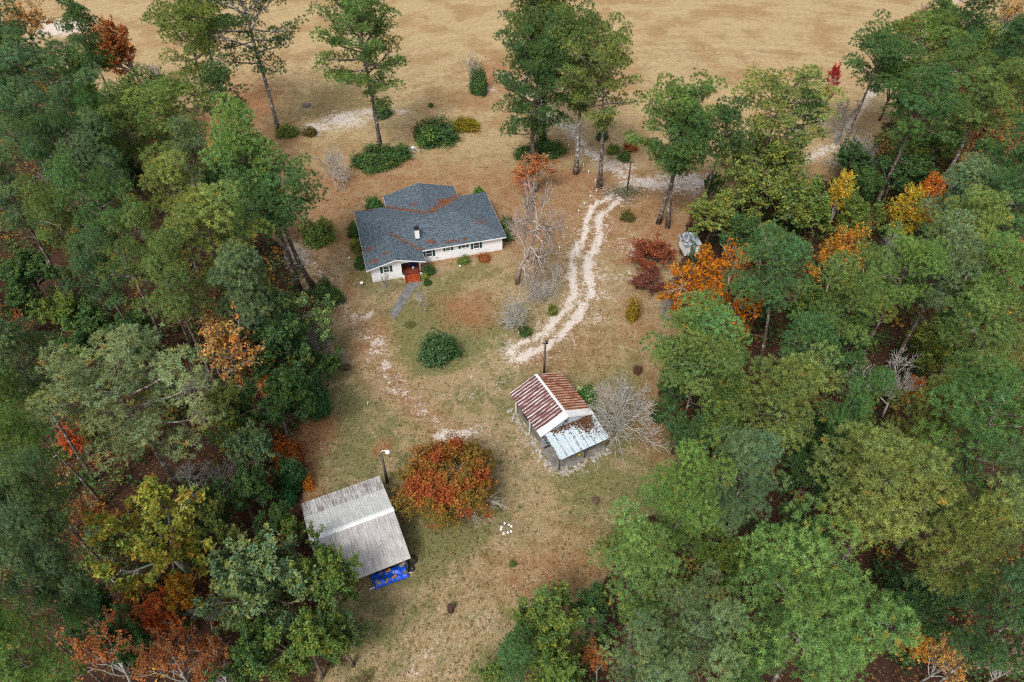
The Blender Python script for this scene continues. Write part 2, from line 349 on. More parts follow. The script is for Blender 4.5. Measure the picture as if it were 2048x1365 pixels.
def axis(lo, hi, step, far):
    core = np.arange(lo, hi + step/2, step); ext = [60, 200, 700, 2000, far]
    return np.concatenate([[lo - e for e in ext[::-1]], core, [hi + e for e in ext]])
gx = axis(-160, 160, 1.0, 5000); gy = axis(0, 235, 1.0, 5000)
X, Y = np.meshgrid(gx, gy, indexing='xy'); nx, ny = len(gx), len(gy)
gv = np.stack([X.ravel(), Y.ravel(), np.zeros(nx*ny)], 1)
ii = (np.arange(ny-1)[:, None]*nx + np.arange(nx-1)[None, :]).ravel()
gf = np.stack([ii, ii+1, ii+1+nx, ii+nx], 1)
gme = bpy.data.meshes.new('ground'); gme.from_pydata(gv.tolist(), [], gf.tolist()); gme.materials.append(M['ground']); add_masks(gme)
tag(link('ground', gme), 'mown straw-coloured yard and hayfield with forest floor', kind='structure')
def strip(name, pts, w, z, label):
    p = np.array(pts); q = []
    for a, b in zip(p[:-1], p[1:]):
        n = max(1, int(np.hypot(*(b-a))/0.6)); q += [a+(b-a)*t/n for t in range(n)]
    q = np.array(q + [p[-1]]); t = np.gradient(q, axis=0); t /= np.linalg.norm(t, axis=1)[:, None]
    nrm = np.stack([-t[:, 1], t[:, 0]], 1); k = 9; ws = np.linspace(-w, w, k)
    wob = 1 + .22*(vnoise(q[:, 0], q[:, 1], 3.0)-.5)
    v = (q[:, None, :] + nrm[:, None, :]*(ws[None, :, None]*wob[:, None, None])).reshape(-1, 2)
    v = np.concatenate([v, np.full((len(v), 1), z)], 1)
    i = (np.arange(len(q)-1)[:, None]*k + np.arange(k-1)[None, :]).ravel()
    me = bpy.data.meshes.new(name); me.from_pydata(v.tolist(), [], np.stack([i, i+1, i+1+k, i+k], 1).tolist())
    me.materials.append(M['ground']); add_masks(me); return tag(link(name, me), label, kind='structure')
strip('driveway', DRIVE, 2.3, 0.012, 'white sand driveway with two wheel ruts curving past the house')
strip('road', ROAD, 2.4, 0.006, 'sandy lane running along the edge of the wood')
strip('dirt_track', LEFT, 1.9, 0.006, 'brown dirt track passing the gable end of the house')

# ------------------------------------------------------------------ plant builders
def nrm(a): return a / (np.linalg.norm(a, axis=-1, keepdims=True) + 1e-9)
def tri_mesh(name, V, F, C, mat):
    me = bpy.data.meshes.new(name); me.from_pydata(V.tolist(), [], F.tolist()); me.materials.append(mat)
    a = me.attributes.new('Col', 'FLOAT_COLOR', 'POINT')
    a.data.foreach_set('color', np.concatenate([C, np.ones((len(C), 1))], 1).astype(np.float32).ravel()); return me
def needles_mesh(name, rng, cen, axs, tint, nb, ln, wd, mat):
    """each tuft: nb tapering needle blades radiating from cen about axs"""
    n = len(cen); c = np.repeat(cen, nb, 0); a = np.repeat(axs, nb, 0); t = np.repeat(tint, nb, 0)
    d = nrm(a*0.55 + nrm(rng.normal(size=(n*nb, 3)))); l = ln*rng.uniform(.7, 1.15, (n*nb, 1))
    s = nrm(np.cross(d, a + .45*rng.normal(size=(n*nb, 3))))*wd*rng.uniform(.7, 1.3, (n*nb, 1))
    V = np.stack([c + d*l*.15 + s, c + d*l*.15 - s, c + d*l], 1).reshape(-1, 3)
    F = np.arange(n*nb*3).reshape(-1, 3)
    C = np.repeat(t*rng.uniform(.8, 1.2, (n*nb, 1)), 3, 0); return tri_mesh(name, V, F, C, mat)
def leaves_mesh(name, rng, cen, tint, sz, mat, up=.35, asp=.55, nrmdir=None):
    n = len(cen); nr = nrm(rng.normal(size=(n, 3))*.8 + np.array([0, 0, up*3])) if nrmdir is None else nrm(nrmdir + .6*rng.normal(size=(n, 3)))
    a = nrm(np.cross(nr, rng.normal(size=(n, 3)))); b = np.cross(nr, a); s = sz*rng.uniform(.65, 1.3, (n, 1))
    V = np.stack([cen - a*s, cen + b*s*asp, cen + a*s, cen - b*s*asp], 1)
    V[:, 1] += nr*s*.18; V[:, 3] += nr*s*.18
    C = np.repeat(tint*rng.uniform(.75, 1.25, (n, 1)), 4, 0)
    return tri_mesh(name, V.reshape(-1, 3), np.arange(n*4).reshape(-1, 4), C, mat)
def tint_of(rng, n, amt=.2, hue=.1):
    b = rng.uniform(1-amt, 1+amt, (n, 1)); h = rng.normal(0, hue, (n, 1)); return np.clip(b*np.concatenate([1+h, 1+h*.2, 1-h], 1), .2, 3)

def make_pine(seed, H=21.0, cf=.5, Rr=5.0, nb=30, dens=1.0, bark='pine_bark', open_=0.0, lean=.6, flat=0.0, tr=.26, cone=0.0, big=True, psz=1.0):
    """pine: long trunk, limbs that each carry domed pads of needle tufts"""
    rng = np.random.RandomState(seed); k = 8
    lx, ly = rng.normal(0, lean*.5, 2); bend = rng.normal(0, .25, 2)
    zt = np.linspace(0, H*.97, k); f = zt/H
    tp = np.stack([lx*f**1.3 + bend[0]*np.sin(f*5), ly*f**1.3 + bend[1]*np.sin(f*4+1), zt], 1)
    def tpt(z): return np.array([np.interp(z, zt, tp[:, 0]), np.interp(z, zt, tp[:, 1]), z])
    trunk = MB(); trunk.tube(tp, [tr*1.35] + [tr*(1-.8*q)+.02 for q in f[1:]], 8); limbs = trunk
    cen = []; axs = []; tint = []; ph = rng.uniform(0, 6.3, 3)
    def pad(c, rc, out):
        n = max(5, int(25*rc*rc*(1-.2*open_))); i_ = np.arange(n)+.5
        zf = 1 - i_/n*1.15; th = i_*2.39996 + rng.uniform(0, 6.3); rr = np.sqrt(np.clip(1-zf*zf, 0, 1))
        u = np.stack([rr*np.cos(th), rr*np.sin(th), zf], 1) + rng.normal(0, .13, (n, 3))
        cen.append(c + u*rc*rng.uniform(.88, 1.06, (n, 1))*np.array([1, 1, .80])); axs.append(nrm(u*.8 + np.array([0, 0, .55]) + out*.2))
        t_ = tint_of(rng, n, .24, .06)*tint_of(rng, 1, .20, .06); b_ = rng.rand(n) < .012; t_[b_] = np.array([1.8, 1.0, .7]); tint.append(t_)
    for i in range(nb):
        t = (i+.5+rng.uniform(-.45, .45))/nb; t = min(.99, max(.01, t))**.85
        z = H*(1-cf) + t*cf*H*.93; az = i*2.39996 + rng.uniform(-.6, .6)
        env = (1-cone)*math.sin(math.pi*min(.97, .17+.64*t))**(.8-.4*flat) + cone*(1.05-.9*t)
        env = Rr*max(.20, env)*(1 + .24*math.sin(2*az+ph[0]) + .20*math.sin(3*az+ph[1]) + .1*math.sin(5*t*3+ph[2]))
        if t < .22: env *= rng.uniform(.4, .95)
        Lb = max(.5, env*rng.uniform(.58, 1.06) - .7*psz); el = R(-8 + (58-25*flat)*t**1.3 + rng.uniform(-12, 12))
        d = np.array([math.cos(az)*math.cos(el), math.sin(az)*math.cos(el), math.sin(el)]); p0 = tpt(z)
        bp = [p0 + d*Lb*s_ + np.array([0, 0, .10*Lb*s_*s_ + rng.normal(0, .06)]) for s_ in (0, .3, .55, .8, 1)]
        r0 = .035 + .02*Lb*(1-t*.5); limbs.tube(bp, [r0, r0*.8, r0*.6, r0*.4, r0*.2], 4, False)
        side = np.cross(d, [0, 0, 1]); side /= np.linalg.norm(side)+1e-6
        nc = max(1, int(round((.7+Lb*.42)*dens)))
        for j in range(nc):
            fr = 1.0 if j == 0 else rng.uniform(.40 + .22*open_, .92)
            base = p0 + d*Lb*fr + np.array([0, 0, .10*Lb*fr*fr])
            c = base + side*rng.uniform(-.48, .48)*Lb*(fr if j else .08) + np.array([0, 0, rng.uniform(-.15, .35)])
            limbs.tube([p0 + d*Lb*max(0, fr-.25), base*.5+c*.5 - np.array([0, 0, .1]), c], [r0*.35, r0*.25, .014], 3, False)
            pad(c, (rng.uniform(1.0, 1.6) if j == 0 else rng.uniform(.7, 1.15))*(1-.25*open_)*psz, d)
    for j in range(3): pad(tpt(H*.95) + rng.normal(0, .6, 3)*np.array([1, 1, .4]), rng.uniform(.6, .9), np.array([0, 0, 1.]))
    for i in range(9):                                 # dead snags under and inside the crown
        z = H*(1-cf)*rng.uniform(.55, 1.25); az = rng.uniform(0, 6.3); p0 = tpt(min(z, H*.9)); l = rng.uniform(.6, 2.6)
        d = np.array([math.cos(az), math.sin(az), rng.uniform(-.2, .3)])
        limbs.tube([p0, p0+d*l*.6, p0+d*l+np.array([0, 0, rng.uniform(-.2, .3)])], [.05, .035, .014], 4, False)
    cen = np.concatenate(cen); axs = np.concatenate(axs); tint = np.concatenate(tint)
    crown = needles_mesh('crown', rng, cen, axs, tint, 32 if big else 26, .37, .025 if big else .029, M['needle'])
    return dict(parts=[('trunk', trunk.mesh('trunk', M[bark], True)), ('crown', crown)], H=H, R=Rr, cz=H*(1-cf*.45))

def skeleton(rng, nch, ratio, spread, upb, L0, r0, maxlev, wob=.16, nseg=4, f0=.55):
    segs = []; tips = []
    def grow(p, d, Ln, r, lev):
        pts = [p]; n = nseg if lev < maxlev else 3
        for i in range(n):
            d = nrm(d + rng.normal(0, wob, 3) + np.array([0, 0, upb[lev]])); p = p + d*Ln/n; pts.append(p)
        segs.append((lev, pts, [r*(1-.55*i/n) for i in range(n+1)]))
        if lev == maxlev: tips.extend((q, d) for q in pts[1:]); return
        m = nch[lev]; a0 = rng.uniform(0, 6.3)
        for k in range(m):
            f = rng.uniform(.35, 1) if lev else rng.uniform(f0, 1.0); j = min(n-1, int(f*n)); q = pts[j] + (pts[j+1]-pts[j])*(f*n-j)
            a = nrm(np.cross(d, rng.normal(size=3))); b = np.cross(d, a); az = a0 + k*2.4 + rng.uniform(-.4, .4)
            sp = R(spread[lev])*rng.uniform(.7, 1.25)
            grow(q, nrm(d*math.cos(sp) + (a*math.cos(az)+b*math.sin(az))*math.sin(sp)), Ln*ratio[lev]*rng.uniform(.7, 1.2), r*.5, lev+1)
        grow(pts[-1], d, Ln*ratio[lev]*.9, r*.45, lev+1)
    grow(np.zeros(3), np.array([rng.normal(0, .05), rng.normal(0, .05), 1.0]), L0, r0, 0)
    return segs, tips
def make_broad(seed, H, Rr, nch=(8, 5, 5), ratio=(1.0, .58, .55), spread=(52, 45, 45), upb=(.05, .10, .05, .04), L0=None, leaf=.17, per=11, rad=.42,
               palette=None, bark='grey_bark', amt=.22, hue=.10, mat='leaf', fine=None, lvar=.25, thick=.032, keep=1.0, f0=.55, rmin=.012, rpc=93):
    rng = np.random.RandomState(seed); ml = len(nch); L0 = L0 or H*.33
    segs, tips = skeleton(rng, nch, ratio, spread, upb, L0, H*thick*.75, ml, f0=f0)
    T = np.array([t[0] for t in tips]); D = np.array([t[1] for t in tips])
    zs = H/np.percentile(T[:, 2], 99.5); c0 = np.median(T[:, :2], 0)*0; rr = np.percentile(np.hypot(T[:, 0], T[:, 1]), rpc); xs = Rr/rr
    sc = np.array([xs, xs, zs]); T = T*sc
    trunk = limbs = MB()
    for lev, pts, rad_ in segs:
        pts = [q*sc for q in pts]
        (trunk if lev == 0 else limbs).tube(pts, [max(x, rmin) for x in rad_], 7 if lev == 0 else (5 if lev == 1 else (4 if lev == 2 else 3)), lev == 0)
    parts = [('trunk', trunk.mesh('trunk', M[bark], True))]
    if per > 0:
        if keep < 1:                                   # leaves have dropped from part of the crown
            m_ = rng.rand(len(T)) < keep; T = T[m_]
        n = len(T); cl = tint_of(rng, n, lvar, hue); cen = np.repeat(T, per, 0); o = nrm(rng.normal(size=cen.shape))*rad*rng.uniform(.2, 1, (len(cen), 1))
        cen = cen + o*np.array([1, 1, .7]); tn = np.repeat(cl, per, 0)*tint_of(rng, n*per, amt, hue*.6)
        if palette is not None:
            pal = np.array([q[:3] for q in palette]); w = np.array([q[3] for q in palette], float); w /= w.sum()
            ph = vnoise(T[:, 0]*1.0+seed*3, T[:, 1]+T[:, 2]*.8, 1.9)*.7 + .3*rng.rand(n)
            rk = np.argsort(np.argsort(ph))/n; idx = np.searchsorted(np.cumsum(w), rk).clip(0, len(w)-1)
            idx = np.repeat(idx, per); fl = rng.rand(len(idx)) < .22; idx = np.where(fl, rng.choice(len(w), len(idx), p=w), idx)
            tn = pal[idx]*tn
        parts.append(('crown', leaves_mesh('crown', rng, cen, tn, leaf, M[mat])))
    return dict(parts=parts, H=H, R=Rr, cz=H*.66)
def make_shrub(seed, Rr, H, nclump, per, leaf, mat='leaf', palette=None, hue=.08, lob=.42, open_=0.35):
    """dense rounded bush: leaves in clumps through a lumpy dome, on a few stems"""
    rng = np.random.RandomState(seed); u = nrm(rng.normal(size=(nclump, 3))); u[:, 2] = np.abs(u[:, 2])
    lum = 1 + lob*(vnoise(u[:, 0]*3+seed, u[:, 1]*3+u[:, 2]*2, 1.0)-.5)*2
    c = u*lum[:, None]*rng.uniform(.62+.0*open_, 1.0, (nclump, 1))**(1+open_)*np.array([Rr, Rr, H]); c[:, 2] = c[:, 2]*.94 + .06*H
    cl = tint_of(rng, nclump, .25, hue); cen = np.repeat(c, per, 0) + rng.normal(0, .14+.05*Rr, (nclump*per, 3))*np.array([1, 1, .7]); cen[:, 2] = np.maximum(cen[:, 2], .03)
    tn = np.repeat(cl, per, 0)*tint_of(rng, nclump*per, .18, hue*.6)
    if palette is not None:
        pal = np.array([q[:3] for q in palette]); w = np.array([q[3] for q in palette], float); w /= w.sum()
        tn = tn*np.repeat(pal[rng.choice(len(w), nclump, p=w)], per, 0)
    f = leaves_mesh('foliage', rng, cen, tn, leaf, M[mat], nrmdir=np.repeat(u, per, 0)+np.array([0, 0, .5]))
    st = MB()
    for i in range(9):
        az = i*2.4; e = rng.uniform(.3, .75); p = np.array([math.cos(az)*Rr*e, math.sin(az)*Rr*e, H*.72])
        st.tube([(0, 0, 0), p*.45+np.array([0, 0, .1*H]), p], [.04+.01*Rr, .03, .012], 4, False)
    return dict(parts=[('stems', st.mesh('stems', M['brown_bark'])), ('foliage', f)], H=H, R=Rr, cz=H*.5)

def plant(name, proto, x, y, sxy, sz, rz, colour, label, cat, group=None, tilt=(0, 0)):
    r = empty(name, (x, y, 0), rz, label, cat, group); r.scale = (sxy, sxy, sz); r.rotation_euler = (tilt[0], tilt[1], rz)
    for nm, me in proto['parts']:
        o = link(nm, me, r)
        if nm in ('crown', 'foliage'): o.color = (*colour, 1)
    return r

# ------------------------------------------------------------------ trees of the two woods
TONE = {'em': ('emerald green', (.072, .136, .045)), 'br': ('bright green', (.116, .190, .052)), 'ol': ('olive green', (.110, .160, .044)),
        'ye': ('yellow-green', (.155, .196, .052)), 'gr': ('grey-green', (.112, .165, .072)), 'dk': ('dark green', (.056, .106, .038)),
        'bl': ('bluish green', (.086, .146, .062)), 'og': ('olive-gold', (.132, .165, .046)), 'pa': ('pale sage', (.158, .200, .092)),
        'go': ('golden', (.30, .165, .025)), 'yl': ('yellow', (.36, .265, .03)), 'or': ('orange', (.36, .125, .018)), 'ru': ('rusty brown', (.24, .098, .034)),
        'ta': ('tan', (.30, .185, .060)), 'rd': ('crimson', (.30, .022, .016)), 'lg': ('lime', (.26, .27, .055)), 'pi': ('faded pink-brown', (.24, .15, .11)),
        'ro': ('red-orange', (.38, .105, .030)), 'bn': ('bare grey', (.2, .2, .2))}
PINES = [make_pine(11, 21, .37, 5.2, 27), make_pine(12, 21, .44, 4.6, 28), make_pine(13, 22, .38, 5.4, 28, 1.0, flat=.1), make_pine(14, 21, .42, 5.0, 28, .95, open_=.5), make_pine(15, 20, .50, 4.4, 30, cone=.6),
         make_pine(16, 22, .38, 5.6, 27, 1.0, open_=.2), make_pine(17, 21, .40, 5.0, 25, 1.0, flat=.0, lean=1.4), make_pine(18, 20, .45, 4.6, 28, .9, open_=.35, cone=.3), make_pine(19, 22, .36, 5.2, 26, 1.0, flat=.2, lean=1.0)]
GRN = [(1.0, 1.0, 1.0, 6), (1.35, 1.12, .8, 2), (.72, .85, .9, 2)]
BROADS = [make_broad(21, 11, 4.6, leaf=.16, per=19, palette=GRN, bark='brown_bark'), make_broad(22, 10, 4.2, leaf=.155, per=20, palette=GRN, spread=(45, 45, 45), bark='brown_bark'), make_broad(23, 12, 4.4, (9, 5, 5), leaf=.16, per=17, palette=GRN, spread=(40, 42, 45), bark='brown_bark')]
BIGO = make_broad(24, 12, 7.0, (12, 7, 6), leaf=.165, per=9, palette=GRN, bark='brown_bark', rad=.5)
AUT = [(1.0, 1.0, 1.0, 5), (1.15, .75, .7, 2), (.75, 1.0, 1.2, 1.4)]
AUTUMN = [make_broad(31, 10.5, 4.4, leaf=.16, per=11, palette=AUT, bark='grey_bark', spread=(40, 42, 45)), make_broad(32, 10, 4.6, leaf=.16, per=9, palette=AUT, bark='grey_bark', keep=.85), make_broad(33, 11, 4.4, (8, 5, 4), leaf=.18, per=8, palette=AUT, bark='grey_bark', keep=.55, rad=.5)]
BARES = [make_broad(41, 7.6, 4.6, (7, 5, 4, 4), (1.0, .62, .6, .55), (58, 38, 36, 36), (.02, .02, .02, .02, .0), per=0, bark='pale_bark', thick=.028, rmin=.016), make_broad(42, 7.0, 4.4, (8, 5, 5, 3), (1.0, .6, .58, .55), (54, 36, 34, 36), (.02, .02, .02, .02, .0), per=0, bark='grey_bark', thick=.028, rmin=.016)]

# (kind, crown-centre pixel, crown radius in pixels, height m, tone, where it stands)
TREES = [
 # --- wood on the gable side of the house, far end first
 ('S', 48, 30, 44, 12, 'ta', 'at the far end of the wood beside the white sand patch'),
 ('P', 18, 105, 66, 21, 'dk', 'below the tan tree at the far frame edge'),
 ('P', 98, 165, 72, 22, 'bl', 'with a long soft crown below the white sand patch'),
 ('P', 168, 66, 36, 21, 'em', 'poking up against the hayfield beside the rusty oak'),
 ('O', 178, 150, 52, 13, 'ol', 'between the bluish pine and the rusty oak'),
 ('D', 254, 88, 50, 15, 'ru', 'standing against the edge of the hayfield'),
 ('B', 312, 142, 34, 10, 'bn', 'with upright silver twigs behind the pale-trunked pine'),
 ('P', 395, 34, 56, 22, 'dk', 'half hidden behind the tallest yellow-green pine at the field edge'),
 ('P', 375, 86, 56, 24, 'ye', 'with a pale bare trunk at the corner of the hayfield'),
 ('P', 448, 185, 54, 17, 'dk', 'with drooping limbs over the brown pine straw by the field'),
 ('P', 340, 235, 84, 20, 'ol', 'with many grey limbs showing, near the field corner'),
 ('P', 196, 250, 34, 19, 'em', 'small and round beside a leaning dead stem'),
 ('P', 205, 300, 46, 20, 'bl', 'just below the small round emerald pine'),
 ('O', 282, 185, 52, 12, 'ol', 'under the silver twigs of the bare tree'),
 ('P', 172, 366, 46, 20, 'gr', 'beside the bare brush in the upper wood'),
 ('P', 25, 392, 60, 21, 'gr', 'at the frame edge above the dark gap with leaning trunks'),
 ('B', 100, 362, 34, 9, 'bn', 'with silvery brush between two grey-green pines'),
 ('P', 115, 305, 46, 20, 'dk', 'above the silvery brush'),
 ('S', 116, 245, 32, 9, 'pi', 'thin and leafless looking among bluish pines'),
 ('P', 330, 396, 60, 21, 'ye', 'near the middle of the wood above the broad spreading pine'),
 ('P', 384, 312, 42, 18, 'gr', 'standing over the reddish straw by the lone tall pine'),
 ('P', 60, 255, 50, 20, 'bl', 'between the frame edge and the leafless thin tree'),
 ('P', 15, 190, 45, 20, 'dk', 'at the frame edge below two other dark pines'),
 ('O', 262, 335, 46, 11, 'dk', 'in the hollow beside the grey-limbed pine'),
 ('P', 260, 262, 40, 18, 'ol', 'between the leaning dead stem and the grey-limbed pine'),
 ('P', 209, 440, 64, 22, 'em', 'with layered boughs and white dead twigs in the wood'),
 ('P', 118, 445, 42, 19, 'ol', 'narrow, next to the layered emerald pine'),
 ('O', 75, 555, 58, 9, 'dk', 'low in the dark gap crossed by leaning trunks'),
 ('P', 405, 476, 90, 23, 'ye', 'broadest and tallest crown in the wood beside the house'),
 ('P', 292, 492, 46, 20, 'ol', 'tucked against the broadest crown'),
 ('P', 345, 580, 68, 20, 'ol', 'hanging over the tan-gold tree'),
 ('D', 10, 628, 40, 10, 'ru', 'low at the frame edge under leaning trunks'),
 ('P', 468, 578, 60, 19, 'gr', 'between the broadest crown and the twin tall pines'),
 ('O', 198, 676, 60, 9, 'dk', 'deep in shade above the pale feathery pine'),
 ('O', 292, 668, 40, 9, 'dk', 'in shade next to the tan-gold tree'),
 ('P', 205, 560, 44, 18, 'bl', 'hanging below the layered emerald pine'),
 ('O', 130, 640, 46, 9, 'ol', 'in the dark gap with yellow leaves about it'),
 ('P', 268, 800, 128, 22, 'pa', 'with a wide feathery crown in the near wood'),
 ('D', 284, 762, 40, 15, 'yl', 'poking through the edge of the pale feathery crown'),
 ('S', 432, 690, 88, 14, 'ta', 'with white limbs, largest autumn crown in the near wood'),
 ('B', 362, 772, 48, 15, 'bn', 'white and leaning between the yellow tree and the tan-gold tree'),
 ('P', 28, 742, 62, 21, 'gr', 'at the frame edge beside the pale feathery crown'),
 ('O', 545, 800, 60, 12, 'dk', 'rounded, beside the glossy magnolia at the wood edge'),
 ('O', 470, 812, 52, 11, 'og', 'under the tan-gold tree'),
 ('O', 506, 906, 42, 10, 'gr', 'with an arching dead limb near the wood edge'),
 ('O', 478, 985, 48, 8, 'dk', 'low among bare brown brush near the barn'),
 ('B', 430, 962, 46, 8, 'bn', 'tangled and brown between the lime tree and the barn'),
 ('B', 364, 945, 38, 9, 'bn', 'under the hem of the pale feathery crown'),
 ('O', 592, 690, 62, 11, 'dk', 'bulging towards the dirt track'),
 ('B', 640, 680, 38, 7, 'bn', 'brown and twiggy at the bend of the wood edge'),
 ('O', 645, 735, 30, 5, 'dk', 'low at the bend of the wood edge by the dirt track'),
 ('O', 578, 632, 56, 12, 'gr', 'beside the bases of the twin tall pines'),
 ('O', 500, 640, 50, 13, 'dk', 'between the tan-gold tree and the wood edge'),
 ('D', 524, 742, 28, 7, 'or', 'low and glowing beneath the dark trees near the tan-gold tree'),
 ('O', 455, 352, 36, 8, 'dk', 'over the reddish straw beyond the twin tall pines'),
 ('O', 520, 440, 42, 8, 'ol', 'behind the trunks of the twin tall pines'),
 ('O', 430, 400, 40, 10, 'dk', 'behind the broadest crown'),
 ('O', 570, 700, 40, 9, 'ol', 'in the inner row near the bend of the wood edge'),
 ('P', 52, 806, 54, 20, 'ol', 'beside the pale feathery crown at the frame edge'),
 ('P', 34, 930, 68, 22, 'br', 'with bright tips at the frame edge'),
 ('P', 96, 985, 52, 20, 'gr', 'between the bright-tipped pine and the lime tree'),
 ('D', 146, 862, 32, 9, 'ro', 'low and small under the pale feathery crown'),
 ('P', 62, 1055, 54, 21, 'dk', 'beside the gold and olive tree'),
 ('S', 172, 1018, 42, 10, 'ru', 'dim and low between the lime tree and the pines'),
 ('L', 312, 1046, 98, 13, 'lg', 'star shaped with white limbs, in front of the barn'),
 ('D', 188, 1120, 62, 14, 'og', 'tall and thin leaved beside the star-shaped lime tree'),
 ('D', 364, 1164, 42, 12, 'go', 'at the foot of the star-shaped lime tree'),
 ('D', 300, 1206, 46, 13, 'ro', 'glowing below the lime tree'),
 ('P', 82, 1160, 56, 20, 'gr', 'below the gold and olive tree'),
 ('P', 14, 1190, 44, 20, 'ol', 'at the frame edge in the near corner wood'),
 ('P', 52, 1305, 72, 23, 'br', 'in the near corner of the wood'),
 ('S', 200, 1312, 66, 13, 'ru', 'in the near corner beside the bright pine'),
 ('S', 330, 1318, 64, 13, 'ru', 'with pale pinkish limbs at the near frame edge'),
 ('O', 168, 1232, 42, 9, 'dk', 'in shade above the rusty corner trees'),
 ('O', 498, 1125, 98, 12, 'gr', 'largest rounded crown beside the barn'),
 ('O', 640, 1168, 66, 9, 'ol', 'overhanging the corner of the barn roof'),
 ('O', 610, 1285, 68, 11, 'ol', 'nearest the camera below the barn'),
 ('O', 682, 1275, 52, 9, 'gr', 'below the blue tarp at the edge of the yard'),
 ('O', 522, 1300, 52, 9, 'dk', 'in the gap below the largest rounded crown'),
 ('B', 472, 1308, 44, 8, 'bn', 'in the gap near the rusty trees at the frame edge'),
 ('O', 549, 1036, 28, 6, 'dk', 'small, behind the barn corner'),
 ('O', 590, 1056, 24, 5, 'ol', 'small, touching the barn gable'),
 ('O', 422, 1048, 34, 9, 'og', 'between the lime tree and the largest rounded crown'),
 ('B', 408, 1236, 42, 11, 'bn', 'with a crooked white limb beside the golden tree'),
 ('S', 420, 1345, 50, 10, 'ru', 'low at the near frame edge below the crooked white limb'),
 ('O', 250, 1268, 40, 9, 'dk', 'between the two rusty trees and the red-orange one'),
 ('P', 140, 1190, 40, 17, 'dk', 'between the gold and olive tree and the red-orange one'),
 # --- wood beyond the metal shed, near corner first
 ('P', 1377, 1010, 76, 20, 'br', 'tallest at the wood edge facing the gourd pole'),
 ('P', 1306, 1150, 78, 22, 'br', 'with big pom-pom tufts, nearest the yard at the bottom'),
 ('O', 1072, 1258, 74, 9, 'ol', 'rounded at the near end of the yard'),
 ('P', 1040, 1305, 44, 10, 'em', 'young, growing through the rounded olive tree'),
 ('O', 1236, 1108, 42, 6, 'og', 'low bush at the yard edge below the brightest pine'),
 ('O', 1182, 1228, 38, 7, 'dk', 'low bush between the pom-pom pine and the rounded olive tree'),
 ('O', 1124, 1328, 50, 8, 'ol', 'at the near frame edge beside the young emerald pine'),
 ('O', 1010, 1352, 34, 5, 'ol', 'low bush at the near frame edge by the yard'),
 ('P', 1290, 1322, 70, 19, 'gr', 'at the near frame edge below the pom-pom pine'),
 ('P', 1400, 1290, 84, 20, 'gr', 'between the pom-pom pine and the largest pine at the bottom'),
 ('D', 1200, 1332, 34, 8, 'ru', 'glowing between trees at the near frame edge'),
 ('O', 1452, 1112, 52, 10, 'ol', 'beside the open patch of dark leaf litter'),
 ('P', 1768, 985, 108, 21, 'og', 'great domed crown in the near wood'),
 ('P', 1516, 958, 76, 20, 'gr', 'shaggy with dead limbs, behind the brightest pine'),
 ('P', 1628, 1262, 128, 23, 'br', 'largest crown at the bottom of the wood'),
 ('O', 1798, 1192, 62, 11, 'dk', 'below the great domed crown'),
 ('P', 1950, 1106, 84, 21, 'og', 'with orange-tinged tufts near the frame edge'),
 ('P', 1956, 880, 106, 23, 'em', 'with wide pom-pom tufts and a leaning trunk'),
 ('P', 2004, 1014, 60, 20, 'gr', 'below the emerald pom-pom crown at the frame edge'),
 ('P', 1994, 1254, 76, 21, 'dk', 'in the near corner at the frame edge'),
 ('D', 1838, 1264, 38, 8, 'go', 'low and glowing beside the dark corner pine'),
 ('S', 1886, 1322, 42, 11, 'ta', 'thin leaved at the bottom of the wood'),
 ('S', 2012, 1332, 42, 11, 'pi', 'thin leaved in the near corner'),
 ('O', 1612, 940, 44, 9, 'dk', 'in shade between the shaggy pine and the domed crown'),
 ('O', 1612, 1060, 42, 8, 'dk', 'in shade above the open patch of leaf litter'),
 ('P', 1478, 1330, 52, 18, 'em', 'squeezed beside the largest crown at the bottom'),
 ('O', 1540, 1150, 36, 7, 'og', 'thin bush at the rim of the open leaf-litter patch'),
 ('O', 1880, 1010, 40, 9, 'ol', 'below the emerald pom-pom crown'),
 ('O', 1905, 1180, 34, 8, 'dk', 'under the orange-tinged pine'),
 ('P', 1450, 694, 76, 18, 'br', 'massive, at the wood edge nearest the metal shed'),
 ('P', 1392, 728, 62, 17, 'ol', 'leaning out below the massive one at the wood edge'),
 ('O', 1420, 790, 56, 11, 'ol', 'hanging beneath the massive pine'),
 ('P', 1572, 800, 88, 19, 'og', 'beside the massive pine and below the round emerald one'),
 ('P', 1606, 718, 56, 19, 'em', 'round, behind the massive pine'),
 ('P', 1706, 832, 54, 18, 'em', 'round, beside the big bare tree with orange leaves behind it'),
 ('O', 1372, 880, 52, 8, 'dk', 'low along the wood edge beside the metal shed'),
 ('O', 1352, 780, 34, 6, 'dk', 'low under the massive pine'),
 ('O', 1430, 850, 44, 8, 'ol', 'under the massive pine'),
 ('B', 1800, 772, 68, 12, 'bn', 'big and wide with orange leaves behind it'),
 ('D', 1842, 790, 28, 9, 'or', 'behind the big wide bare tree'),
 ('P', 1848, 826, 56, 18, 'og', 'in front of the orange leaves of the wide bare tree'),
 ('P', 1952, 778, 62, 19, 'og', 'above the emerald pom-pom crown'),
 ('O', 1662, 888, 50, 8, 'dk', 'in shade below the round emerald pine'),
 ('P', 1580, 545, 66, 19, 'em', 'tall and soft, beside the orange tree with bare limbs'),
 ('D', 1684, 512, 54, 11, 'go', 'with a rounded gold-brown crown beyond the soft emerald pine'),
 ('B', 1774, 492, 40, 11, 'bn', 'with upright silver twigs beside the gold-brown crown'),
 ('P', 1802, 552, 54, 19, 'br', 'with rounded tufts below the silver twigs'),
 ('P', 1888, 545, 72, 20, 'gr', 'large, in the middle of the far wood'),
 ('P', 1992, 578, 64, 20, 'br', 'at the frame edge with a leaning grey trunk behind'),
 ('P', 1716, 600, 70, 19, 'ol', 'below the gold-brown crown'),
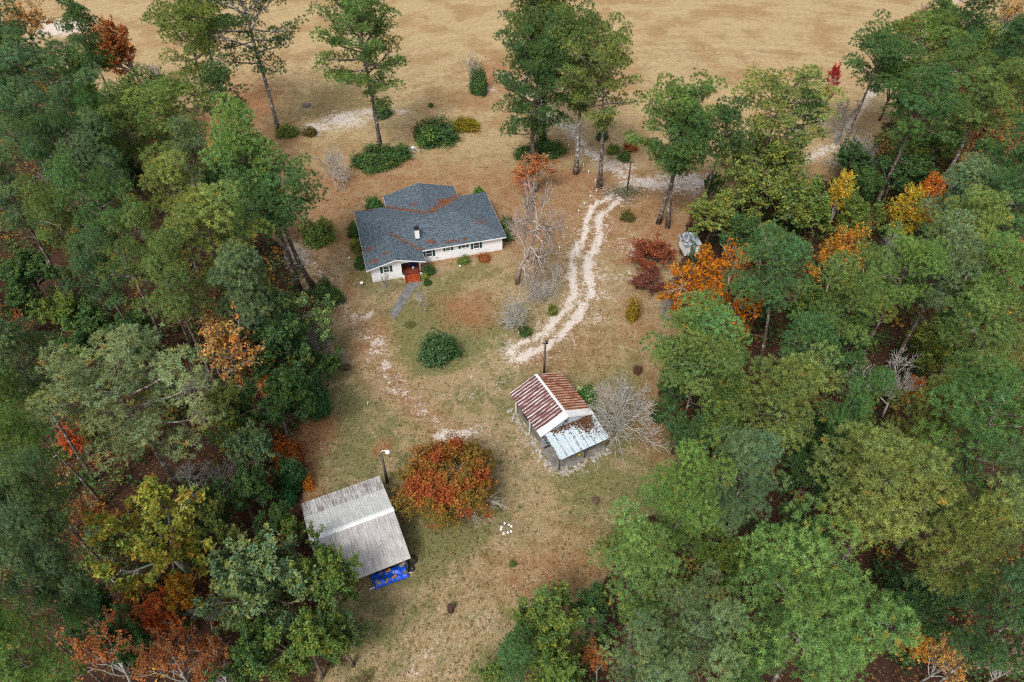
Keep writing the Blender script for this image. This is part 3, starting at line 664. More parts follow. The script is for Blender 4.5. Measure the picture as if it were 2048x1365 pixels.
 ('P', 1904, 622, 36, 14, 'em', 'young and small among rust leaves'),
 ('D', 1858, 618, 26, 7, 'ru', 'low beside the young emerald pine'),
 ('O', 1866, 684, 52, 10, 'og', 'above the wide bare tree'),
 ('P', 1984, 676, 78, 19, 'ol', 'large at the frame edge above the emerald pom-pom crown'),
 ('O', 1712, 678, 54, 10, 'dk', 'in the shaded hollow beside the round emerald pine'),
 ('O', 1510, 610, 40, 8, 'dk', 'in the dark gap beside the orange tree with bare limbs'),
 ('O', 1640, 610, 44, 9, 'ol', 'in the dark gap between two tall pines'),
 ('D', 2032, 722, 20, 9, 'ru', 'tiny at the frame edge'),
 ('P', 1548, 216, 76, 20, 'ye', 'with a wide flat crown against the hayfield'),
 ('P', 1444, 262, 44, 17, 'dk', 'with arching limbs under the wide flat crown'),
 ('P', 1612, 240, 40, 19, 'em', 'rounded, beside the wide flat crown'),
 ('O', 1540, 345, 100, 13, 'og', 'broad and brown-tinged, above the little white shed'),
 ('O', 1424, 430, 56, 8, 'og', 'low and spreading over the little white shed'),
 ('O', 1620, 400, 52, 10, 'ol', 'below the broad brown-tinged tree'),
 ('O', 1480, 480, 46, 8, 'dk', 'behind the orange tree with bare limbs'),
 ('B', 1532, 496, 42, 11, 'bn', 'white and forked beside the soft emerald pine'),
 ('D', 1680, 398, 36, 14, 'yl', 'narrow and upright in the far wood'),
 ('O', 1728, 388, 32, 9, 'dk', 'small, beside the narrow yellow tree'),
 ('O', 1722, 432, 34, 9, 'ol', 'small, at the foot of the narrow yellow tree'),
 ('O', 1418, 366, 20, 6, 'dk', 'small and shrubby by the sandy lane'),
 ('B', 1698, 225, 42, 11, 'bn', 'pale and spreading beside the sandy lane'),
 ('B', 1726, 292, 44, 11, 'bn', 'brown and tangled below the pale spreading one'),
 ('O', 1700, 320, 40, 7, 'dk', 'low below the tangled bare tree'),
 ('D', 1678, 150, 17, 7, 'rd', 'small, at the edge of the hayfield'),
 ('D', 1655, 192, 14, 6, 'rd', 'smallest, beside the rounded emerald pine'),
 ('P', 1832, 218, 74, 21, 'em', 'large crown over the shaded far wood'),
 ('P', 1962, 205, 84, 21, 'ol', 'large and flat topped near the frame edge'),
 ('O', 1790, 348, 50, 10, 'dk', 'with a dead grey branch before it'),
 ('D', 1850, 388, 40, 11, 'or', 'bright in the far wood beside a thin tan tree'),
 ('D', 1806, 442, 50, 11, 'yl', 'widest yellow crown in the far wood'),
 ('P', 1920, 392, 60, 19, 'gr', 'beside the bright orange tree'),
 ('P', 2012, 352, 60, 20, 'dk', 'at the frame edge below the rust-coloured tree'),
 ('P', 2006, 424, 66, 20, 'em', 'at the frame edge above the leaning grey trunk'),
 ('P', 1938, 462, 54, 20, 'ye', 'with bright cushions of needles beside the widest yellow crown'),
 ('D', 2003, 258, 50, 13, 'ru', 'at the far frame edge with pinkish leaves'),
 ('S', 1924, 335, 36, 11, 'ta', 'thin, behind the bright orange tree'),
 ('D', 2018, 512, 42, 9, 'ru', 'in the hollow with a leaning grey trunk'),
 ('O', 1978, 322, 32, 9, 'dk', 'small, below the rust-coloured tree'),
 ('O', 1880, 300, 52, 10, 'ol', 'in the shaded hollow of the far wood'),
 ('D', 1813, 56, 23, 7, 'rd', 'alone in the open at the far corner of the hayfield'),
 ('S', 1855, 26, 16, 6, 'pi', 'beyond the lone crimson tree'),
 ('O', 1905, 44, 40, 12, 'ol', 'at the far corner of the wood'),
 ('P', 1962, 28, 48, 20, 'dk', 'at the far end of the wood'),
 ('O', 1946, 80, 56, 13, 'ol', 'wide, beside the far corner of the wood'),
 ('S', 2018, 26, 36, 12, 'ta', 'at the far frame corner'),
 ('P', 1748, 122, 58, 20, 'dk', 'with limbs showing, behind the small crimson tree'),
 ('P', 1858, 110, 66, 20, 'ol', 'between the limbed dark pine and the far corner'),
 ('P', 2030, 95, 46, 20, 'dk', 'at the far frame edge above the rust-coloured tree'),
 ('P', 1907, 152, 34, 19, 'em', 'small and soft among larger far pines'),
 ('O', 1790, 160, 44, 12, 'dk', 'between the limbed dark pine and the large emerald crown'),
]
LIME = make_broad(51, 13, 4.3, (9, 4, 4), (1.25, .5, .5), (62, 42, 45), (.04, .06, .04, .03), leaf=.19, per=14, rad=.38, palette=AUT, bark='pale_bark', hue=.06)
cnt = {}
prng = random.Random(5)
CLEAR_CHECK = []
for kind, px, py, rp, H, tone, where in TREES:
    i = cnt.get(kind, 0); cnt[kind] = i + 1
    lst = {'P': PINES, 'O': BROADS, 'D': AUTUMN[:2], 'S': AUTUMN[2:], 'B': BARES, 'L': [LIME]}[kind]
    pr = lst[i % len(lst)] if kind != 'P' else PINES[(i*5 + i//9) % 9]
    if kind == 'O' and rp*1.18/PXM(px, py, H*.66)/pr['R'] > 1.25: pr = BIGO
    sz = H/pr['H']
    if kind in 'BDS':
        s0 = rp*1.08/PXM(px, py, H*.66)/pr['R']; sz = min(max(sz, .8*s0), (1.25 if kind == 'B' else 1.5)*s0)
    zc = pr['cz']*sz; x, y = G(px, py, zc); sxy = (rp*{'P': 1.2, 'O': 1.18, 'B': 1.25}.get(kind, 1.08)/PXM(px, py, zc))/pr['R']
    tn, c = TONE[tone]
    c = tuple(v*(1.36 if kind in 'POB' else 1.45) for v in c)
    j = prng.uniform(.9, 1.12); c = (c[0]*j*prng.uniform(.95, 1.05), c[1]*j, c[2]*j*prng.uniform(.9, 1.1))
    if kind == 'P': nm, cat, lab = 'pine_tree', 'pine tree', f'{tn} pine {where}'
    elif kind == 'B': nm, cat, lab = 'bare_tree', 'tree', f'leafless tree {where}'
    elif kind == 'O' and H <= 7: nm, cat, lab = 'bush', 'bush', f'{tn} bush {where.replace("low bush", "low")}'
    elif kind in 'OL': nm, cat, lab = 'broadleaf_tree', 'tree', f'{tn} leafy tree {where}'
    else: nm, cat, lab = 'autumn_tree', 'tree', f'{tn} autumn tree {where}'
    grp = {'P': 'pines of the two woods', 'B': 'leafless trees', 'O': 'green leafy trees and bushes of the woods', 'L': None}.get(kind, 'autumn-coloured trees of the woods')
    plant(nm, pr, x, y, sxy, sz, prng.uniform(0, 6.28), c, lab, cat, grp, (prng.uniform(-.04, .04), prng.uniform(-.04, .04)))
    CLEAR_CHECK.append((kind, px, py, [round(v) for v in P(x, y, 0)], round(sxy, 2)))

# ------------------------------------------------------------------ building materials
def shingle_material():
    m, nt, out = mat_new('asphalt_shingles'); uv = N(nt, 'UVMap').outputs[0]
    br = N(nt, 'TexBrick'); br.offset = .5; L(nt, uv, br.inputs['Vector'])
    br.inputs['Scale'].default_value = 1.0; br.inputs['Brick Width'].default_value = .34; br.inputs['Row Height'].default_value = .17
    br.inputs['Mortar Size'].default_value = .012; br.inputs['Color1'].default_value = (.030, .046, .060, 1); br.inputs['Color2'].default_value = (.165, .205, .235, 1); br.inputs['Mortar'].default_value = (.035, .045, .052, 1); br.inputs['Bias'].default_value = -.1
    n = noise(nt, uv, 1.7, 4, .65); n2 = noise(nt, uv, 5.5, 3, .7)
    c = mixc(nt, .45, br.outputs['Color'], ramp(nt, n2, [(.35, (.028, .044, .058)), (.65, (.165, .205, .235))]))
    c = mixc(nt, sstep(nt, n, .4, .75), c, mixc(nt, 1.0, c, (.72, .76, .80), 'MULTIPLY'))
    principled(nt, out, c, .9, 0, .15, br.outputs['Fac'], -.3, .02); return m
def painted_brick():
    m, nt, out = mat_new('white_painted_brick'); v = coord(nt)
    n = noise(nt, v, 1.2, 4, .6); c = ramp(nt, n, [(.3, (.74, .75, .76)), (.65, (.84, .845, .85))])
    sp = N(nt, 'SeparateXYZ'); L(nt, v, sp.inputs[0]); cb = N(nt, 'CombineXYZ'); L(nt, mth(nt, 'ADD', sp.outputs[0], sp.outputs[1]), cb.inputs[0]); L(nt, sp.outputs[2], cb.inputs[1])
    br = N(nt, 'TexBrick'); L(nt, cb.outputs[0], br.inputs['Vector']); br.inputs['Scale'].default_value = 1; br.inputs['Brick Width'].default_value = .22; br.inputs['Row Height'].default_value = .075; br.inputs['Mortar Size'].default_value = .008
    d = mth(nt, 'MULTIPLY', sstep(nt, mth(nt, 'ADD', sp.outputs[2], mth(nt, 'MULTIPLY', n, .5)), .75, .25), .45)
    c = mixc(nt, d, c, (.42, .38, .33)); principled(nt, out, c, .8, 0, .2, br.outputs['Fac'], -.35, .01); return m
def streak_metal(name, stops, dirs, lo=.0, rnd=True, spots=None, axis_y=True, sc=2.2, metal=.0, rough=.7, stripe=None, seam=None):
    """painted or rusting sheet: streaks run down the slope (local y), each sheet with its own offset"""
    m, nt, out = mat_new(name); v = coord(nt); oi = N(nt, 'ObjectInfo')
    ad = N(nt, 'VectorMath'); ad.operation = 'ADD'; cb = N(nt, 'CombineXYZ'); L(nt, mth(nt, 'MULTIPLY', oi.outputs['Random'], 57.0), cb.inputs[0]); L(nt, mth(nt, 'MULTIPLY', oi.outputs['Random'], 31.0), cb.inputs[1])
    L(nt, v, ad.inputs[0]); L(nt, cb.outputs[0], ad.inputs[1])
    mp = N(nt, 'Mapping'); mp.inputs['Scale'].default_value = dirs; L(nt, ad.outputs[0], mp.inputs[0])
    n = noise(nt, mp.outputs[0], sc, 5, .68, .3); n2 = noise(nt, ad.outputs[0], 1.1, 4, .65)
    f = mth(nt, 'ADD', mth(nt, 'MULTIPLY', n, .72), mth(nt, 'MULTIPLY', n2, .28)); 
    sx_ = N(nt, 'SeparateXYZ'); L(nt, v, sx_.inputs[0])
    if stripe:                                         # crest of each rib keeps its paint, the trough rusts
        t_ = mth(nt, 'ABSOLUTE', mth(nt, 'SUBTRACT', mth(nt, 'FRACT', mth(nt, 'DIVIDE', sx_.outputs[0], stripe[0])), .5))
        f = mth(nt, 'ADD', f, mth(nt, 'MULTIPLY', mth(nt, 'SUBTRACT', sstep(nt, t_, .18, .34), .45), stripe[1]))
    c = ramp(nt, f, stops)
    if seam:
        e_ = sstep(nt, sx_.outputs[0], .15, .06); dash = sstep(nt, noise(nt, ad.outputs[0], 3.2, 3, .6), .46, .54)
        c = mixc(nt, mth(nt, 'MULTIPLY', e_, mth(nt, 'MULTIPLY_ADD', dash, .7, .25)), c, seam)
    if spots: c = mixc(nt, mth(nt, 'MULTIPLY', sstep(nt, noise(nt, ad.outputs[0], spots[1], 4, .7, .4), spots[2], spots[3]), .9), c, spots[0])
    principled(nt, out, c, rough, metal, .25, n, .15, .02); return m
M['shingle'] = shingle_material(); M['wall_white'] = painted_brick()
M['trim'] = flat_mat('white_trim', (.76, .77, .78), .5, .08); M['shutter'] = flat_mat('green_shutter', (.022, .075, .068), .5, .2)
m, nt, out = mat_new('window_glass'); principled(nt, out, (.05, .065, .075), .08, 0, .6); M['glass'] = m
M['black'] = flat_mat('black_metal', (.025, .025, .028), .5, .3); M['deck'] = flat_mat('red_stained_deck', (.20, .045, .025), .6, .4, 3)
M['step'] = flat_mat('orange_stained_steps', (.42, .075, .018), .55, .35, 3); M['concrete'] = flat_mat('grey_concrete', (.165, .16, .155), .9, .4, 1.5)
M['pale_concrete'] = flat_mat('pale_concrete', (.42, .39, .35), .9, .35, 2.0); M['navy'] = flat_mat('navy_cover', (.012, .022, .11), .6, .3); M['dim_wall'] = flat_mat('brown_siding', (.12, .105, .10), .8, .3, 2)
M['ridge'] = flat_mat('ridge_shingle', (.085, .11, .13), .9, .35, 4)
RW = [(.30, (.060, .034, .042)), (.50, (.115, .055, .055)), (.58, (.24, .10, .075)), (.64, (.50, .44, .42)), (.78, (.68, .67, .66))]
RE = [(.30, (.06, .035, .032)), (.44, (.17, .060, .032)), (.54, (.33, .12, .05)), (.62, (.50, .38, .31)), (.76, (.66, .60, .55))]
M['rust_w'] = streak_metal('maroon_rusted_sheet', RW, (2.6, .28, 1), sc=2.0, stripe=(.415, .20)); M['rust_e'] = streak_metal('orange_rusted_sheet', RE, (2.6, .28, 1), sc=2.0, stripe=(.415, .14))
M['white_sheet'] = streak_metal('white_sheet_metal', [(.3, (.52, .53, .53)), (.6, (.74, .75, .75))], (2, .3, 1))
M['galv'] = streak_metal('galvanised_sheet', [(.3, (.33, .40, .44)), (.6, (.50, .58, .62))], (1.5, .5, 1), spots=((.10, .055, .045), 2.6, .60, .68), rough=.45, seam=(.06, .045, .045))
M['barn_lo'] = streak_metal('stained_barn_sheet', [(.34, (.10, .08, .075)), (.46, (.26, .24, .23)), (.56, (.48, .47, .45)), (.7, (.58, .57, .55))], (3.2, .22, 1), sc=2.6)
M['barn_hi'] = streak_metal('pale_barn_sheet', [(.34, (.34, .34, .33)), (.6, (.52, .53, .52))], (3.2, .22, 1), sc=2.2, spots=((.22, .19, .18), 3.5, .62, .72))
M['barn_s'] = streak_metal('grey_barn_sheet', [(.32, (.21, .19, .185)), (.5, (.38, .36, .35)), (.66, (.54, .53, .52))], (3.2, .2, 1), sc=2.4)
M['block'] = flat_mat('weathered_block', (.20, .185, .165), .9, .45, 1.3); M['barn_wall'] = flat_mat('weathered_board', (.16, .13, .11), .9, .4, 2)
M['wood_post'] = flat_mat('dark_post', (.075, .055, .045), .9, .4, 4); M['pole'] = bark_mat('utility_pole', (.055, .045, .038), (.15, .125, .105))
M['tarp'] = flat_mat('blue_tarp', (.010, .085, .62), .35, .35, 2.5, spec=.5); M['white_plastic'] = flat_mat('white_plastic', (.78, .78, .76), .45, .1)
M['tyre'] = flat_mat('tyre_rubber', (.03, .028, .027), .85, .4); M['rust_drum'] = flat_mat('rusty_drum', (.060, .030, .026), .8, .5, 5); M['drum_top'] = flat_mat('drum_lid', (.13, .095, .10), .7, .35, 6)
M['plank'] = flat_mat('grey_plank', (.30, .27, .22), .8, .35, 4); M['plank_o'] = flat_mat('orange_plank', (.42, .22, .07), .8, .35, 4); M['stone'] = flat_mat('pale_stone', (.36, .33, .29), .9, .45, 2.5)
M['red'] = flat_mat('flag_red', (.45, .03, .05), .8, .1); M['yellow'] = flat_mat('yellow_plastic', (.55, .36, .02), .5, .2)

def to_world(root, p):
    c, s = math.cos(root.rotation_euler[2]), math.sin(root.rotation_euler[2]); return (root.location[0] + p[0]*c - p[1]*s, root.location[1] + p[0]*s + p[1]*c, root.location[2] + p[2])
def to_local(root, x, y):
    c, s = math.cos(root.rotation_euler[2]), math.sin(root.rotation_euler[2]); dx, dy = x-root.location[0], y-root.location[1]; return dx*c + dy*s, -dx*s + dy*c

# ------------------------------------------------------------------ the house
hx, hy = G(733, 543, 2.6); house = empty('house', (hx, hy, 0), R(15.6), 'white ranch house with blue-grey shingle roof and front gable porch', 'house')
e, pt = 2.62, .26
zz = {'A': (0, 0, e), 'B': (8.25, 0, e), 'C': (4.125, 0, e+1.0725), 'D': (4.125, 6.725, e+1.0725), 'I': (8.25, 2.6, e), 'J': (20.7, 2.6, e), 'K': (20.7, 15.2, e), 'L': (0, 15.2, e), 'R0': (6.3, 8.9, e+1.638), 'R1': (14.4, 8.9, e+1.638),
      'M': (4.85, 18.3, e), 'N': (16.2, 18.3, e), 'Q': (10.525, 18.3, e+1.4755), 'T': (10.525, 9.525, e+1.4755), 'U': (4.85, 15.2, e), 'V': (16.2, 15.2, e)}
planes = ['A C D R0 L', 'B I D C', 'I J R1 R0 D', 'J K R1', 'K V T U L R0 R1', 'M U T Q', 'N Q T V']
roof_me = bpy.data.meshes.new('roof'); rv = list(zz.values()); rk = list(zz)
rf = []
for p in planes:
    ids = [rk.index(q) for q in p.split()]; a, b, c = (Vector(rv[i]) for i in ids[:3]); n = sum(((Vector(rv[ids[i]]).cross(Vector(rv[ids[(i+1) % len(ids)]]))) for i in range(len(ids))), Vector())
    rf.append(ids if n.z > 0 else ids[::-1])
roof_me.from_pydata(rv, [], rf); roof_me.materials.append(M['shingle']); uvl = roof_me.uv_layers.new(name='UVMap')
for poly in roof_me.polygons:
    n = poly.normal; h = Vector((0, 0, 1)).cross(n).normalized(); u = n.cross(h)
    for li in poly.loop_indices:
        co = roof_me.vertices[roof_me.loops[li].vertex_index].co; uvl.data[li].uv = (co.dot(h), co.dot(u))
roof = link('roof', roof_me, house)
def cap(a, b, w=.30):
    a, b = Vector(zz[a]), Vector(zz[b]); d = (b-a).normalized(); MB().bar(a + d*.02 + Vector((0, 0, .012)), b - d*.02 + Vector((0, 0, .012)), w, .05).build('ridge_cap', M['ridge'], roof)
for a, b in (('C', 'D'), ('R0', 'R1'), ('Q', 'T'), ('J', 'R1'), ('K', 'R1'), ('L', 'R0'), ('D', 'R0')): cap(a, b)
for a, b in (('A', 'C'), ('C', 'B'), ('B', 'I'), ('I', 'J'), ('J', 'K'), ('K', 'V'), ('V', 'N'), ('N', 'Q'), ('Q', 'M'), ('M', 'U'), ('U', 'L'), ('L', 'A')):
    a, b = Vector(zz[a]), Vector(zz[b]); off = Vector((0, 0, -.10)); MB().bar(a + off, b + off, .05, .17).build('fascia', M['trim'], roof)
wl = MB(); T_ = .18
wl.box(.6, 4.85, .6, .6+T_, 0, 2.7); wl.poly([(.6, .6, 2.7), (7.65, .6, 2.7), (4.125, .6, e+.98)]); wl.poly([(7.65, .6+T_, 2.7), (.6, .6+T_, 2.7), (4.125, .6+T_, e+.98)])
wl.box(.6, .6+T_, .6+T_, 14.6, 0, 2.62); wl.box(4.85-T_, 4.85, .6+T_, 2.6, 0, 2.7); wl.box(7.65-T_, 7.65, 2.6, 3.1, 0, 2.6); wl.box(4.85, 7.65, .602, .602+T_, 2.45, 2.7)
wl.box(7.65, 20.2, 3.1, 3.1+T_, 0, 2.6); wl.box(20.2-T_, 20.2, 3.1+T_, 14.6, 0, 2.6); wl.box(.6, 20.2, 14.6, 14.6+T_, 0, 2.6); wl.box(5.4, 5.4+T_, 14.6+T_, 17.8, 0, 2.6); wl.box(15.6, 15.6+T_, 14.6+T_, 17.8, 0, 2.6); wl.box(5.4, 15.78, 17.8, 17.8+T_, 0, 2.6)
wl.poly([(15.7, 17.98, 2.6), (5.4, 17.98, 2.6), (10.52, 17.98, e+1.3)])
wl.build('wall', M['wall_white'], house)
MB().box(4.85, 7.47, 2.6, 2.75, 0, 2.7).build('porch_wall', M['dim_wall'], house)
pd = MB().box(5.1, 6.0, 2.55, 2.6, .55, 2.5).build('door', M['shutter'], house)
MB().box(5.25, 5.85, 2.54, 2.55, 1.3, 2.3).build('pane', M['glass'], pd)
def window(x0, x1, z0, z1, y, s0, s1, split=True):
    w = MB(); f = .06
    w.box(x0-f, x1+f, y-.05, y, z0-f, z0); w.box(x0-f, x1+f, y-.05, y, z1, z1+f); w.box(x0-f, x0, y-.05, y, z0, z1); w.box(x1, x1+f, y-.05, y, z0, z1)
    w.box(x0, x1, y-.04, y-.005, (z0+z1)/2-.02, (z0+z1)/2+.02)
    fr = w.build('window', M['trim'], house)
    MB().box(x0, x1, y-.018, y-.008, z0, (z0+z1)/2-.02).build('pane', M['glass'], fr); MB().box(x0, x1, y-.028, y-.016, (z0+z1)/2+.02, z1).build('pane', M['glass'], fr)
    MB().box(x0-f-.02, x1+f+.02, y-.10, y, z0-f-.05, z0-f-.002).build('sill', M['trim'], fr)
    for a, b in (s0, s1):
        s = MB().box(a, b, y-.04, y-.002, z0-.05, z1+.05)
        for k in range(7):
            q = z0 + (z1-z0)*(k+.5)/7; s.box(a+.04, b-.04, y-.055, y-.04, q-.03, q+.02)
        s.build('shutter', M['shutter'], house)
window(8.83, 9.65, 1.05, 2.12, 3.1, (8.38, 8.70), (9.78, 10.10)); window(11.79, 12.36, 1.58, 2.15, 3.1, (11.36, 11.66), (12.49, 12.80))
window(14.05, 14.63, 1.58, 2.15, 3.1, (13.62, 13.93), (14.76, 15.08)); window(15.90, 16.66, 1.12, 2.15, 3.1, (15.45, 15.78), (16.78, 17.10)); window(2.37, 3.08, 1.45, 2.40, .6, (1.88, 2.22), (3.22, 3.56))
MB().box(3.95, 4.3, .57, .6, 3.28, 3.42).build('gable_vent', M['black'], house); MB().box(10.2, 10.4, 3.07, 3.1, .5, .62).build('crawl_vent', M['black'], house)
dk = MB().box(4.88, 7.6, .5, 2.58, .32, .50).build('deck', M['deck'], house)
for i in range(14): MB().box(4.9+i*.192, 4.9+i*.192+.178, .46, 2.55, .505, .545).build('deck_board', M['deck'], dk)
stp = MB().bar((5.2, .44, .26), (5.2, -.95, -.05), .06, .25).bar((7.12, .44, .26), (7.12, -.95, -.05), .06, .25).build('steps', M['deck'], house)
for i in range(4): MB().box(5.18, 7.14, .10-.32*i, .40-.32*i, .36-.12*i, .40-.12*i).build('tread', M['step'], stp); MB().box(5.2, 7.12, .385-.32*i, .405-.32*i, .26-.12*i, .36-.12*i).build('riser', M['step'], stp)
for x in (5.12, 7.20):
    r_ = MB().bar((x, .5, 1.42), (x, -.95, .92), .07, .05); r_.bar((x, .5, .5), (x, .5, 1.42), .07, .07); r_.bar((x, -.92, 0), (x, -.92, .92), .07, .07); r_.bar((x, .5, .95), (x, -.95, .45), .05, .04); r_.build('handrail', M['black'], house)
ra = MB(); ra.bar((7.5, .55, 1.42), (7.5, 2.55, 1.42), .07, .05)
for i in range(8): ra.bar((7.5, .65+i*.26, .545), (7.5, .65+i*.26, 1.42), .04, .04)
ra.build('porch_rail', M['deck'], house); MB().box(7.40, 7.58, .60+T_+.002, .60+T_+.18, .545, 2.5).build('porch_post', M['trim'], house)
MB().box(7.25, 7.65, .25, .6, 0, .45).build('pier', M['wall_white'], house); MB().box(4.85, 5.1, .25, .6, 0, .45).build('pier', M['wall_white'], house)
ch = MB().box(7.75, 8.35, 4.75, 5.5, 2.9, 4.75).build('chimney', M['wall_white'], house)
MB().box(7.68, 8.42, 4.68, 5.57, 4.752, 4.85).build('chimney_cap', M['black'], ch); MB().box(7.85, 8.25, 4.9, 5.35, 4.852, 5.1).build('flue', M['black'], ch); MB().box(7.70, 8.40, 4.66, 4.74, 3.1, 3.27).build('flashing', M['black'], ch)
MB().tube([(13.4, 4.7, 3.0), (13.4, 4.7, 3.62)], .05, 8).build('vent_pipe', M['black'], house)
gx_, gy_, _ = to_world(house, (6.6, 2.0, 0)); g = empty('covered_stand', (gx_, gy_, .545), R(15.6), 'navy blue fabric cover over a stand on the porch', 'cover')
cv = MB(); cv.lathe([(.34, 0), (.36, .25), (.33, .6), (.30, .95), (.22, 1.1), (.05, 1.15)], 10); cv.build('cover', M['navy'], g, True); MB().box(-.45, .45, -.12, .12, .82, 1.0).build('shelf', M['navy'], g)
gx_, gy_, _ = to_world(house, (6.55, 1.4, 0)); tag(MB().lathe([(.13, 0), (.17, .3), (.18, .32), (.15, .32), (.14, .2)], 14).build('flower_pot', M['white_plastic'], None, True, (gx_, gy_, .545)), 'white flower pot on the red porch deck', 'pot')
wk = [(-14.72, 75.95), (-12.82, 76.35), (-13.75, 74.05), (-15.55, 68.3), (-16.5, 69.45)]
wb = MB(); wb.poly([(x, y, .05) for x, y in wk[::-1]]) if False else None
wb = MB(); n0 = len(wk); wb.v = [(x, y, .0) for x, y in wk] + [(x, y, .05) for x, y in wk]; wb.f = [tuple(range(n0, 2*n0))[::-1]] + [(i, (i+1) % n0, n0+(i+1) % n0, n0+i) for i in range(n0)]
tag(wb.build('walkway', M['concrete']), 'grey concrete walkway leading from the porch steps', kind='structure')

# pine straw caught in the roof valleys
def roof_z(x, y):
    main = min(x, 20.7-x, y-2.6, 15.2-y); wing = min(x, 8.25-x) if y < 6.8 else -9; back = min(x-4.85, 16.2-x) if y > 9.5 else -9
    if y < 2.6: return e + pt*wing
    return e + pt*max(main, wing, back)
srng = np.random.RandomState(3); pts = []
def straw_band(a, b, n, w):
    a, b = Vector(zz[a]), Vector(zz[b])
    for i in range(n):
        t = srng.beta(1.1, 1.1); q = a + (b-a)*t; x = q.x + srng.normal(0, w*(.5+.7*srng.rand())); y = q.y + srng.normal(0, w*(.5+.7*srng.rand()))
        if -.0 < x < 20.7 and 0 < y < 18.2: pts.append((x, y, roof_z(x, y)+.02))
straw_band('I', 'D', 300, .20); straw_band('U', 'T', 480, .26); straw_band('V', 'T', 760, .45)
for cx, cy, s, n in ((1.2, 1.5, .4, 120), (1.0, 4.5, .5, 90), (3.0, 2.2, .35, 60), (9.6, 4.0, .3, 120), (12.2, 3.4, .3, 60), (13.1, 3.3, .25, 50), (14.6, 3.4, .2, 60), (17.5, 6.2, .7, 110), (2.0, 14.9, .3, 50), (13.5, 13.3, .5, 260), (10.2, 3.6, .2, 40), (9.0, 13.0, .4, 90)):
    for i in range(n):
        x, y = cx + srng.normal(0, s), cy + srng.normal(0, s*.6); pts.append((x, y, roof_z(x, y)+.02))
P3 = np.array([to_world(house, p) for p in pts])
o = link('pine_straw', leaves_mesh('pine_straw', srng, P3, tint_of(srng, len(P3), .3, .1), .17, M['leaf'], asp=.16, nrmdir=np.tile([0, 0, 1.6], (len(P3), 1)))); o.color = (.30, .115, .055, 1)
tag(o, 'rust-orange pine straw caught in the valleys of the house roof', 'pine straw', kind='stuff')

# ------------------------------------------------------------------ ribbed roof sheets
def sheet_mesh(name, w, l, ribs, amp, mat):
    """one ribbed sheet: x across 0..w, y 0..-l down the slope (flat; the object is tilted)"""
    b = MB(); n = ribs*4
    for j in (0, -l):
        for i in range(n+1):
            b.v.append((w*i/n, j, amp if i % 4 in (1, 2) else 0.0))
    b.f = [(i, n+1+i, n+2+i, i+1) for i in range(n)]
    k = len(b.v); b.v += [(x, y, z-.012) for x, y, z in b.v]; b.f += [tuple(q+k for q in f[::-1]) for f in b.f]
    return b.mesh(name, mat)
def place_sheet(me, parent, origin, rz, slope):
    o = link('roof_sheet', me, parent, origin); o.rotation_euler = (slope, 0, rz); return o

# rusty metal shed with lean-to
sx_, sy_ = G(980+485*260/1365, 700+255*260/1365, 4.2); shed = empty('metal_shed', (sx_, sy_, 0), R(28.3), 'shed with rusty red striped metal roof and a lean-to', 'shed')
run, rise = 3.45, 1.5; sl = math.hypot(run, rise); ang = math.atan2(rise, run); nS = 17; SL = 7.05; w_ = SL/nS
mw, me_ = sheet_mesh('roof_sheet', w_+.02, sl, 3, .018, M['rust_w']), sheet_mesh('roof_sheet', w_+.02, sl, 3, .018, M['rust_e'])
mww = sheet_mesh('roof_sheet', w_+.02, sl, 3, .018, M['white_sheet'])
for i in range(nS):
    jit = .012*(i % 2)
    o = link('roof_sheet', mww if i >= nS-2 else mw, shed, (0, -i*w_-.0, 4.2+jit)); o.matrix_local = Matrix.Translation((-.0, -i*w_, 4.2+jit)) @ Matrix.Rotation(R(-90), 4, 'Z') @ Matrix.Rotation(ang, 4, 'X')
    o = link('roof_sheet', mww if i >= nS-2 else me_, shed, (0, 0, 0)); o.matrix_local = Matrix.Translation((0, -(i+1)*w_, 4.2+jit)) @ Matrix.Rotation(R(90), 4, 'Z') @ Matrix.Rotation(ang, 4, 'X')
MB().poly([(-.16, .03, 4.165), (0, .03, 4.245), (0, -SL-.03, 4.245), (-.16, -SL-.03, 4.165)][::-1]).poly([(0, .03, 4.245), (.16, .03, 4.165), (.16, -SL-.03, 4.165), (0, -SL-.03, 4.245)][::-1]).build('ridge_cap', M['white_sheet'], shed)
for y in (.02, -SL-.02):
    for s in (-1, 1): MB().bar((0, y, 4.1), (s*3.45, y, 2.6), .03, .16).build('barge_board', M['trim'], shed)
w1 = MB(); w1.box(-2.9, -2.75, -6.9, -.4, 0, 2.85); w1.box(2.75, 2.9, -6.9, -.4, 0, 2.85); w1.box(-2.75, 2.75, -.55, -.4, 0, 2.85); w1.poly([(-2.9, -.4, 2.85), (2.9, -.4, 2.85), (0, -.4, 4.1)][::-1]); w1.build('wall', M['block'], shed)
w2 = MB(); w2.box(-3.2, 2.9, -7.0, -6.9, .5, 2.78); w2.poly([(-3.2, -7.0, 2.78), (2.9, -7.0, 2.78), (0, -7.0, 4.08)]); w2.build('gable_wall', M['galv'], shed)
MB().box(-2.75, -.0, -6.95, -6.85, .0, .5).build('sill_beam', M['wood_post'], shed)
for y in (-1.1, -4.3): MB().box(-3.26, -3.16, y-.05, y+.05, 0, 2.68).build('post', M['trim'], shed)
MB().box(-2.915, -2.9, -3.3, -2.2, .9, 1.9).build('window_opening', M['black'], shed)
